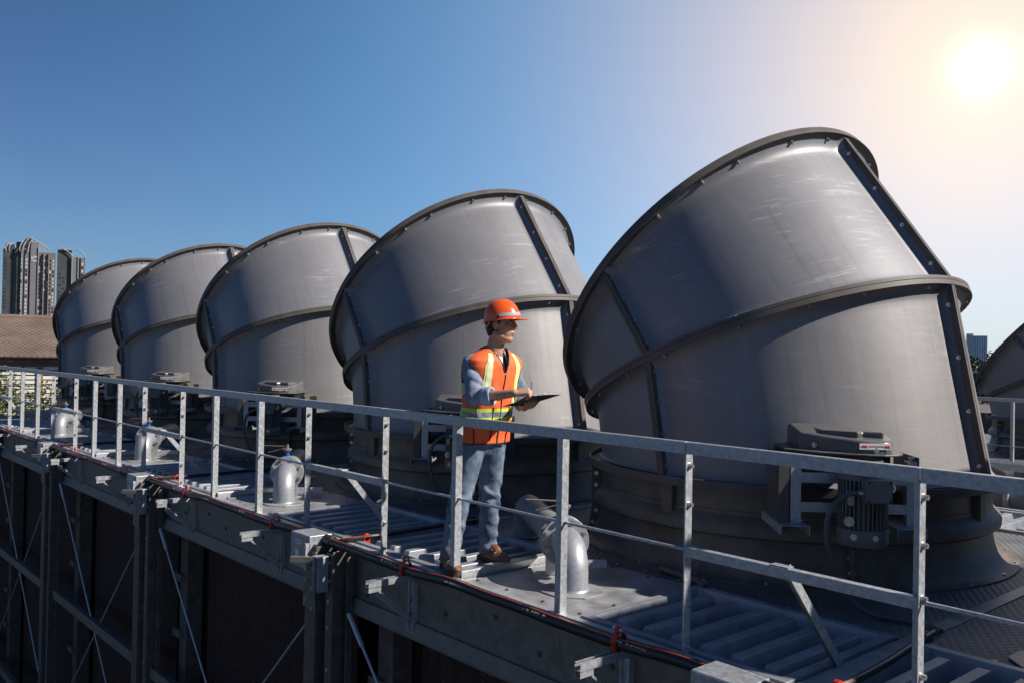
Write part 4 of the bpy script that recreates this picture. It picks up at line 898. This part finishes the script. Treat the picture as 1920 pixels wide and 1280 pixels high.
# ---- key points (x ahead of him, y to his left)
RS, RE, RWr = V((.105, -.178, 1.455)), V((.225, -.24, 1.232)), V((.505, -.13, 1.275))
LS, LE, LW = V((.115, .178, 1.455)), V((.14, .265, 1.205)), V((.335, .115, 1.165))
HC = V((.187, .018, 1.738)); hy = R(31); F, Lf, U = V((cos(hy), sin(hy), 0)), V((-sin(hy), cos(hy), 0)), V((0, 0, 1))
H = lambda f, l_, z: HC+F*f+Lf*l_+U*z
def hand(W, h, pn, sgn, curls, spread=.0, thumb=((.5, .9, .2), (.8, .2, .5))):
    h = V(h).normalized(); pn = V(pn); pn = (pn-h*pn.dot(h)).normalized(); wv = h.cross(pn)*sgn; out = []
    K = W+h*.092
    for t in (-.027, -.009, .009, .027): out.append(('c', W+h*.012+wv*t*.75, K+wv*t, .0155, .0135))
    for i, (t, ln) in enumerate(((.031, .072), (.0105, .08), (-.0105, .074), (-.031, .058))):
        p = K+wv*t; d_ = h+wv*(spread*(1.5-i)); d_.normalize(); r_ = .0098 if i < 3 else .0085
        for s_, (fr, cu) in enumerate(zip((.46, .31, .23), curls[i])):
            ax = d_.cross(pn).normalized() if s_ == 0 else ax
            d_ = (Matrix.Rotation(R(cu), 3, ax) @ d_).normalized(); q = p+d_*ln*fr; out.append(('c', p, q, r_, r_*.93)); p = q; r_ *= .95
    b = W+h*.025+wv*.026+pn*.008; d1 = (h*thumb[0][0]+wv*thumb[0][1]+pn*thumb[0][2]).normalized(); q1 = b+d1*.048; d2 = (h*thumb[1][0]+wv*thumb[1][1]+pn*thumb[1][2]).normalized()
    q2 = q1+d2*.032; q3 = q2+(d2*.8+pn*.3+h*.3).normalized()*.026
    out += [('c', b, q1, .016, .0125), ('c', q1, q2, .0115, .0105), ('c', q2, q3, .0105, .009)]
    return out
rh = hand(RWr, (.65, .72, .16), (-.35, .25, -.9), 1, ((48, 60, 30), (58, 62, 35), (66, 66, 40), (72, 66, 40)), .05, ((.75, .45, .5), (.85, -.2, .5)))
lh = hand(LW, (.9, -.36, .12), (.05, .0, 1), -1, ((12, 38, 40), (16, 42, 40), (20, 46, 40), (26, 48, 40)), .06, ((.55, .75, .25), (.8, .3, .5)))
body = [('c', (.03, 0, .95), (.08, 0, 1.2), .12, .115), ('c', (.08, -.06, 1.2), (.11, -.1, 1.43), .1, .075), ('c', (.08, .06, 1.2), (.11, .1, 1.43), .1, .075),
        ('c', (.115, -.1, 1.46), RS, .06, .055), ('c', (.115, .1, 1.46), LS, .06, .055), ('c', RS, RE, .05, .042), ('c', RE, RWr, .044, .028), ('c', LS, LE, .05, .042), ('c', LE, LW, .044, .028),
        ('c', (.03, -.09, .92), (-.01, -.163, .5), .085, .058), ('c', (-.01, -.163, .5), (-.03, -.235, .09), .056, .036), ('c', (.03, .09, .92), (-.03, .125, .5), .085, .058), ('c', (-.03, .125, .5), (-.06, .14, .09), .056, .036),
        ('c', (-.03, -.235, .07), (.06, -.25, .05), .035, .025), ('c', (-.06, .14, .07), (.04, .155, .05), .035, .025),
        ('c', (.12, 0, 1.47), H(-.03, 0, -.10), .07, .056), ('c', (.13, 0, 1.52), H(-.02, 0, -.07), .058, .06),
        ('e', H(-.012, 0, .028), (F*.102, Lf*.077, U*.10)), ('e', H(.026, 0, -.045), (F*.07, Lf*.062, U*.085)), ('c', H(.06, -.012, -.103), H(.06, .012, -.103), .026, .026),
        ('c', H(.0, -.052, -.075), H(.055, -.022, -.105), .024, .022), ('c', H(.0, .052, -.075), H(.055, .022, -.105), .024, .022),
        ('c', H(.091, 0, .018), H(.112, 0, -.024), .0105, .0125), ('c', H(.104, -.012, -.028), H(.104, .012, -.028), .0095, .0095),
        ('c', H(.074, -.04, .034), H(.088, -.008, .032), .012, .012), ('c', H(.074, .04, .034), H(.088, .008, .032), .012, .012),
        ('e', H(.055, -.045, -.022), (F*.032, Lf*.022, U*.028)), ('e', H(.055, .045, -.022), (F*.032, Lf*.022, U*.028)),
        ('c', H(.088, -.018, -.06), H(.095, 0, -.058), .0075, .0085), ('c', H(.088, .018, -.06), H(.095, 0, -.058), .0075, .0085), ('c', H(.086, -.015, -.073), H(.092, 0, -.074), .0085, .0095), ('c', H(.086, .015, -.073), H(.092, 0, -.074), .0085, .0095),
        ]
for sg in (-1, 1):
    body += [('e', H(-.012, sg*.078, -.01), (F*.022+Lf*sg*-.006, Lf*.008, U*.033)), ('c', H(-.012, sg*.082, .018), H(-.03, sg*.087, .0), .006, .006), ('c', H(-.03, sg*.087, .0), H(-.016, sg*.08, -.036), .006, .007)]
blob('body', body+rh+lh, .0042, 3, skin, person)
# eyes, brows, lips, hair
for sg in (-1, 1):
    e = MB(); ell_mesh(e, H(.079, sg*.033, .008), (F*.0115, Lf*.0115, U*.006), 14, 8); eo = e.build('eye', whitesh, person, smooth=60)
    e = MB(); ell_mesh(e, H(.089, sg*.032, .0085), (F*.004, Lf*.006, U*.006), 12, 6); e.build('iris', hairm, eo, smooth=60)
    e = MB(); e.tube([H(.083, sg*.052, .03), H(.0985, sg*.036, .036), H(.101, sg*.014, .031)], .0045, 6); e.build('eyebrow', hairm, person, smooth=60)
    e = MB(); e.tube([H(.078, sg*.05, .012), H(.091, sg*.034, .018), H(.0875, sg*.018, .011)], .0025, 5); e.build('eyelid', mat('lid', (.12, .06, .04), .6) if 'lid' not in bpy.data.materials else bpy.data.materials['lid'], person, smooth=60)
e = MB(); e.tube([H(.092, -.024, -.067), H(.102, 0, -.0665), H(.092, .024, -.067)], .0028, 5); e.build('mouth_line', mat('lip_dark', (.2, .07, .06), .6), person, smooth=60)
blob('hair', [('e', H(-.016, 0, .024), (F*.106, Lf*.0815, U*.103)), ('e', H(-.055, 0, -.045), (F*.05, Lf*.06, U*.055))], .006, 3, hairm, person, lambda p: .003*noise.noise(V(p)*80), [(H(.015, 0, 0), (F*.8-U*.4).normalized()), (H(0, 0, -.085), V((0, 0, -1))), (H(0, 0, .05), V((0, 0, 1)))])
# ---- trousers, boots
ankR, ankL = V((-.03, -.238, .10)), V((-.06, .142, .12))
def jd(p):
    zz = p.z; a = .010 if zz < .62 else .005
    amp = a+.010*max(0, 1-abs(zz-.5)/.14)+.010*max(0, 1-(zz-.1)/.16)
    return fold(p, (.5, .4, .8), 54, amp*.7, 1.3)+fold(p, (-.6, .3, .7), 120, amp*.45, 5)
blob('jeans', [('e', (.03, 0, .93), (V((.128, 0, 0)), V((0, .175, 0)), V((0, 0, .14)))), ('c', (.035, -.03, .97), (.035, .03, .97), .12, .12),
     ('c', (.03, -.088, .90), (-.01, -.165, .5), .102, .078), ('c', (-.01, -.165, .5), ankR, .077, .066), ('c', (.03, .088, .90), (-.03, .125, .5), .102, .078), ('c', (-.03, .125, .5), ankL, .077, .066)],
     .0075, 3, jeanm, person, jd, [((0, 0, .085), V((0, 0, -1)))])
m = MB()
for a_, z in ((ankR, .095), (ankL, .115)):
    rg = [a_*1+V((.064*cos(t), .064*sin(t), z-a_.z+.004*sin(3*t))) for t in [2*pi*i/24 for i in range(25)]]; m.tube(rg, .007, 6)
m.build('trouser_hem', jeanm, person, smooth=60)
m = MB(); m.tube([V((.155, .012, .97)), V((.165, .0, .90)), V((.14, .0, .83))], .004, 6); m.build('fly_seam', mat('dark_denim', (.05, .08, .14), .8), person, smooth=60)
for a_, yaw in ((V((-.035, -.24, 0)), -20), (V((-.058, .145, 0)), 2)):
    T = Matrix.Translation(a_) @ Matrix.Rotation(R(yaw), 4, 'Z') @ Matrix.Translation((0, 0, PZ)) @ Matrix.Scale(1.13, 4) @ Matrix.Translation((0, 0, -PZ)); t_ = lambda x, y, z: T @ V((x, y, z+PZ))
    T3_ = T.to_3x3()
    bt = blob('boot', [('c', t_(-.035, 0, .05), t_(.05, 0, .055), .043, .043), ('c', t_(.05, 0, .058), t_(.15, .004, .042), .044, .036), ('c', t_(-.015, 0, .06), t_(-.012, 0, .115), .047, .046), ('c', t_(.0, 0, .105), t_(.075, 0, .082), .043, .036), ('e', t_(.1, 0, .04), (T3_ @ V((.105, 0, 0)), T3_ @ V((0, .05, 0)), V((0, 0, .036))))], .005, 3, boot, person,
              lambda p: .003*noise.noise(V(p)*35), [(t_(0, 0, .012), V((0, 0, -1)))])
    m = MB(); pr = [(-.088, .0), (-.08, .03), (-.04, .042), (.03, .04), (.09, .05), (.15, .048), (.19, .025), (.2, 0), (.19, -.025), (.15, -.046), (.09, -.046), (.03, -.036), (-.04, -.04), (-.08, -.03)]
    m.prism(pr, PZ-.001, PZ+.03, 0, T); m.build('sole', solem, bt, bevel=.006)
    m = MB()
    for i in range(5):
        x = .03+.022*i; zt = .137-.0155*i; m.tube([t_(x, -.034, zt-.022), t_(x+.008, 0, zt), t_(x, .034, zt-.022)], .004, 5)
    m.tube([t_(.045, 0, .105), t_(.07, -.035, .09), t_(.05, -.03, .105)], .003, 5); m.build('laces', mat('laces', (.36, .22, .12), .8) if 'laces' not in bpy.data.materials else bpy.data.materials['laces'], bt, smooth=60)
    m = MB(); m.tube([t_(-.01, 0, .10), t_(-.005, 0, .15)], .042, 14); m.build('sock', sockm, person, smooth=60)
# ---- shirt
fa = RE.lerp(RWr, .30); fl = LE.lerp(LW, .30)
blob('shirt', [('c', (.04, 0, .93), (.08, 0, 1.2), .125, .122), ('c', (.035, -.05, .93), (.035, .05, .93), .128, .128), ('c', (.08, -.06, 1.2), (.11, -.1, 1.43), .108, .085), ('c', (.08, .06, 1.2), (.11, .1, 1.43), .108, .085), ('c', (.115, -.09, 1.46), RS, .06, .062), ('c', (.115, .09, 1.46), LS, .06, .062),
     ('c', RS, RE, .067, .063), ('c', RE, fa, .058, .054), ('c', LS, LE, .064, .058), ('c', LE, fl, .058, .054), ('c', (.12, 0, 1.47), (.13, 0, 1.525), .08, .064)], .006, 2, shirtm, person,
     lambda p: (fold(p, (-.7, .5, .7), 58, .009, 4.2)+fold(p, (.4, -.6, .8), 120, .0045, 8) if abs(p.y) > .17 else fold(p, (0, .3, 1), 50, .003, 2)), [((0, 0, .885), V((0, 0, -1)))])
for E_, W_ in ((RE, RWr), (LE, LW)):
    a_, b_ = E_.lerp(W_, .22), E_.lerp(W_, .46); m = MB(); pth = [a_.lerp(b_, i/6) for i in range(7)]; m.tube(pth, .06, 26, 0, False, [.058, .063, .064, .0635, .064, .066, .062]); dn = (W_-E_).normalized(); m.tube([b_, b_-dn*.004], .06, 26, 0, False, [.062, .046])
    for i, p in enumerate(m.v): q = V(p); m.v[i] = tuple(q+(q-a_.lerp(b_, .5)).normalized()*.004*noise.noise(q*30))
    m.build('rolled_cuff', cuffm, person, smooth=70)
NC = V((.135, .003, 1.53))
m = MB(); P = []
for i in range(33):
    t = R(28)+R(304)*i/32; open_ = max(0, 1-min(t-R(28), R(332)-t)/R(40)); row = []
    for r_, z in ((.066, -.004), (.07, .04-.012*open_), (.078, .042-.016*open_), (.094, .012-.03*open_), (.10, -.004-.04*open_)):
        row.append(NC+V((cos(t)*r_*1.0, sin(t)*r_, z-.018*cos(t))))
    P.append(row)
m.grid(P); o = m.build('collar', plaid, person, smooth=60); so = o.modifiers.new('t', 'SOLIDIFY'); so.thickness = .004
m = MB(); P = []
for i in range(9):
    y = -.055+.11*i/8; row = []
    for j in range(6):
        z = 1.42+.10*j/5; row.append(V((.243-.5*(z-1.42)-.9*y*y*6-.0, y*(.2+.8*j/5), z)))
    P.append(row)
m.grid(P); o = m.build('white_tee', whitesh, person, smooth=60); so = o.modifiers.new('t', 'SOLIDIFY'); so.thickness = .004
# ---- vest (analytic rings so the tapes follow it)
VR = [(.905, .145, .198), (1.0, .142, .192), (1.1, .139, .188), (1.2, .143, .193), (1.3, .147, .208), (1.38, .150, .226), (1.44, .147, .238), (1.485, .131, .234), (1.515, .110, .200), (1.54, .092, .148), (1.555, .084, .11), (1.57, .08, .09)]
def vr(z):
    z = min(max(z, VR[0][0]), VR[-1][0])
    for (z0, a0, b0), (z1, a1, b1) in zip(VR[:-1], VR[1:]):
        if z <= z1: t = (z-z0)/(z1-z0); return a0+(a1-a0)*t, b0+(b1-b0)*t
def vc(z): return .04+.085*(min(max(z, .9), 1.52)-.93)/.55
PE = 2.3
def vp(a, z, off=0.):
    hx, hy_ = vr(z); c_, s_ = cos(a), sin(a); r_ = (abs(c_/(hx+off))**PE+abs(s_/(hy_+off))**PE)**(-1/PE); p = V((vc(z)+r_*c_, r_*s_, z))
    d_ = fold(p, (.1, .5, 1), 30, .006, 9.1)+fold(p, (.3, 1, .25), 55, .004, 3.3)+(.012*max(0, (1.0-z)/.1)*sin(a*5+1)*.4)
    return p+V((c_, s_, 0))*d_
def vfront(y, z, off=0.):
    hx, hy_ = vr(z); a = math.atan2(y/hy_, max(.02, 1-abs(y/hy_)**PE)**(1/PE)); 
    lo, hi = -pi/2, pi/2
    for _ in range(24):
        mi = (lo+hi)/2
        if vp(mi, z, off).y < y: lo = mi
        else: hi = mi
    return vp((lo+hi)/2, z, off)
zs = sorted(set([.905+.0094*i for i in range(71)]+[1.57])); na = 150
bm = bmesh.new(); vv = [[bm.verts.new(vp(2*pi*j/na, z)) for j in range(na)] for z in zs]
for i in range(len(zs)-1):
    for j in range(na):
        bm.faces.new((vv[i][j], vv[i][(j+1) % na], vv[i+1][(j+1) % na], vv[i+1][j]))
VZ = 1.385
def gone(p):
    if p.x > vc(p.z) and p.z > VZ and abs(p.y) < (p.z-VZ)*.40: return True
    if abs(p.y) > .13 and ((p.x-.12)/.088)**2+((p.z-1.35)/.122)**2 < 1: return True
    return p.z < .94+.02*(p.x < .05) and False
bmesh.ops.delete(bm, geom=[f for f in bm.faces if gone(f.calc_center_median())], context='FACES')
bd = [e for e in bm.edges if len(e.link_faces) == 1]; nb = {}
for e in bd:
    for a, b in (tuple(e.verts), tuple(e.verts)[::-1]): nb.setdefault(a, []).append(b)
for _ in range(10):
    new = {v_: v_.co*.5+(l_[0].co+l_[1].co)*.25 for v_, l_ in nb.items() if len(l_) == 2}
    for v_, c_ in new.items(): v_.co = c_
loops = []; seen = set()
for v0 in nb:
    if v0 in seen: continue
    lp = [v0]; seen.add(v0); cur_ = v0
    while True:
        nx = [x for x in nb[cur_] if x not in seen]
        if not nx: break
        cur_ = nx[0]; seen.add(cur_); lp.append(cur_)
    if len(lp) > 6: loops.append([v_.co.copy() for v_ in lp]+[lp[0].co.copy()])
me = bpy.data.meshes.new('vest'); bm.to_mesh(me); bm.free(); me.materials.append(orange); me.polygons.foreach_set('use_smooth', [True]*len(me.polygons))
vest = bpy.data.objects.new('vest', me); COL.objects.link(vest); vest.parent = person; so = vest.modifiers.new('t', 'SOLIDIFY'); so.thickness = .005; so.offset = -1
pp = MB()
for lp in loops: pp.tube(lp[::2]+[lp[0]], .0048, 6)
for ys, za, zb in ((lambda z: .004, .905, VZ+.005), (lambda z: -.058, .93, 1.16), (lambda z: -.165, .905, 1.16), (lambda z: .09, .905, 1.16)):
    pp.tube([vfront(ys(z), z, .003) for z in [za+(zb-za)*i/16 for i in range(17)]], .0042, 6)
pp.build('piping', pipem, vest, smooth=60)
def band(z0, z1, a0, a1, mt, name, off, par):
    m = MB(); n = int(90*(a1-a0)/(2*pi))+2; P = [[vp(a0+(a1-a0)*i/n, z0+(z1-z0)*j/4, off) for j in range(5)] for i in range(n+1)]; m.grid(P); return m.build(name, mt, par, smooth=60)
for z0, z1, a0, a1 in ((1.068, 1.152, -pi, pi), (1.245, 1.325, pi+.25, 2*pi-1.0), (1.245, 1.325, 1.0, pi-.25)):
    t_ = band(z0, z1, a0, a1, lime, 'lime_tape', .003, vest); band(z0+.024, z1-.024, a0, a1, refl, 'reflective_strip', .0045, t_)
def strip(y0, y1, z0, z1, mt, name, off, par):
    m = MB(); P = [[vfront(y0(z)+(y1(z)-y0(z))*j/4, z, off) for j in range(5)] for z in [z0+(z1-z0)*i/24 for i in range(25)]]; m.grid(P); return m.build(name, mt, par, smooth=60)
for sg in (-1, 1):
    ya = lambda z, s_=sg: s_*(.105 if z < 1.45 else .105-.02*(z-1.45)/.1); yb = lambda z, s_=sg: s_*(.158 if z < 1.45 else .158-.05*(z-1.45)/.1)
    ym = lambda z, s_=sg: s_*(.118 if z < 1.45 else .118-.022*(z-1.45)/.1); yn = lambda z, s_=sg: s_*(.146 if z < 1.45 else .146-.042*(z-1.45)/.1)
    zb_ = 1.152 if sg > 0 else 1.22
    t_ = strip(ya, yb, zb_, 1.535, yel, 'yellow_tape', .003, vest); strip(ym, yn, zb_, 1.535, yel if sg > 0 else mat('cream_tape', (.85, .85, .6), .4), 'inner_tape', .0045, t_)
m = MB(); P = [[vfront(-.105+.1*j/6, 1.215+.05*i/4, .006) for j in range(7)] for i in range(5)]; m.grid(P); o = m.build('pocket_flap', orange, vest, smooth=60); so = o.modifiers.new('t', 'SOLIDIFY'); so.thickness = .004
# ---- hard hat
KC = H(.006, 0, .022); pt = R(7); kf = (F*cos(pt)+U*sin(pt)); ku = (U*cos(pt)-F*sin(pt))
def dome(a, e, off=0.):
    ca, sa = cos(a), sin(a); ax = .134 if ca > 0 else .130; rr = cos(e)**.85; lift = .148*sin(e)**.95
    ridge = .006*max(0, 1-abs(sa*rr)/.22)*min(1, sin(e)*3) if e > .25 else 0
    return KC+kf*(ax+off)*ca*rr+Lf*(.112+off)*sa*rr+ku*(lift+ridge+off*sin(e))
m = MB(); P = [[dome(2*pi*j/64, pi/2*i/16*.995) for i in range(17)] for j in range(65)]; m.grid(P); hat = m.build('hard_hat', helm, person, smooth=50)
m = MB(); P = []
for j in range(65):
    a = 2*pi*j/64; ca = cos(a); pk = .006+.05*max(0, ca)**1.6+(.006 if ca < 0 else 0); p0 = dome(a, .02); d_ = (kf*ca*.13+Lf*sin(a)*.11).normalized(); dz = -.012*max(0, ca)**2
    P.append([p0-d_*.004, p0+d_*.004+ku*.001, p0+d_*pk+ku*dz, p0+d_*pk+ku*(dz-.004), p0-d_*.002-ku*.006])
m.grid(P); m.build('brim', helm, hat, smooth=40)
m = MB(); P = [[dome(a, e, .003) for e in (.13, .2, .28)] for a in [R(-82)+R(164)*i/40 for i in range(41)]]; m.grid(P); m.build('goggle_strap', strapm, hat, smooth=60)
for sg in (-1, 1):
    m = MB(); c_ = dome(sg*R(84), .12, .004); m.bar(c_-kf*.012, c_+kf*.012, .022, .012, 0, U); m.build('strap_clip', pipem, hat, bevel=.003)
    m = MB(); P = [[dome(a, e, .005) for e in (.03, .1)] for a in [sg*R(90)+sg*R(55)*i/12 for i in range(13)]]; m.grid(P); m.build('side_rib', helm, hat, smooth=60)
m = MB(); m.tube([H(-.06, -.07, .01), H(-.098, -.04, -.03), H(-.105, 0, -.04), H(-.098, .04, -.03), H(-.06, .07, .01)], .009, 6); m.build('nape_strap', mat('nape_strap', (.3, .33, .2), .6), hat, smooth=60)
# ---- clipboard and pen: held, so things of their own
bc = PO+V((.475, .055, 1.222)); ux = V((cos(R(16)), .12, sin(R(16)))).normalized(); uy = V((-.12, 1, .0)); uy = (uy-ux*uy.dot(ux)).normalized(); uz = ux.cross(uy)
BT = Matrix(((ux.x, uy.x, uz.x, bc.x), (ux.y, uy.y, uz.y, bc.y), (ux.z, uy.z, uz.z, bc.z), (0, 0, 0, 1)))
cb = empty('clipboard', (0, 0, 0), 0, 'dark clipboard with white paper held level by the worker', 'clipboard'); cb.matrix_world = BT
m = MB(); m.box((-.165, -.12, -.0035), (.165, .12, 0)); m.build('board', mat('dark_green_board', (.02, .05, .03), .4), cb, bevel=.002)
m = MB(); P = []
for i in range(19):
    x = -.15+.29*i/18; P.append([V((x, -.105+.21*j/4, .002+.018*max(0, sin((i-7)/11*pi) if i > 7 else 0)*(1-.15*j)+.001*sin(i))) for j in range(5)])
m.grid(P); o = m.build('paper', M['white'], cb, smooth=60); so = o.modifiers.new('t', 'SOLIDIFY'); so.thickness = .0015
m = MB(); m.box((.135, -.05, .001), (.163, .05, .012)); m.cyl((.15, -.05, .012), (.15, .05, .012), .006, 8); m.build('clip', M['bolt'], cb, bevel=.002)
K_ = RWr+V((.65, .72, .16)).normalized()*.1
pa, pb = PO+K_+V((-.05, .07, .055)), PO+K_+V((.0, .02, -.045))
m = MB(); m.cyl(pa, pb, .0045, 8); m.cyl(pb, pb+(pb-pa).normalized()*.012, .0045, 8, 0, .001); tag(m.build('pen', mat('pen_blue', (.05, .08, .2), .3), None, smooth=50), 'slim pen in the right hand of the worker', 'pen')
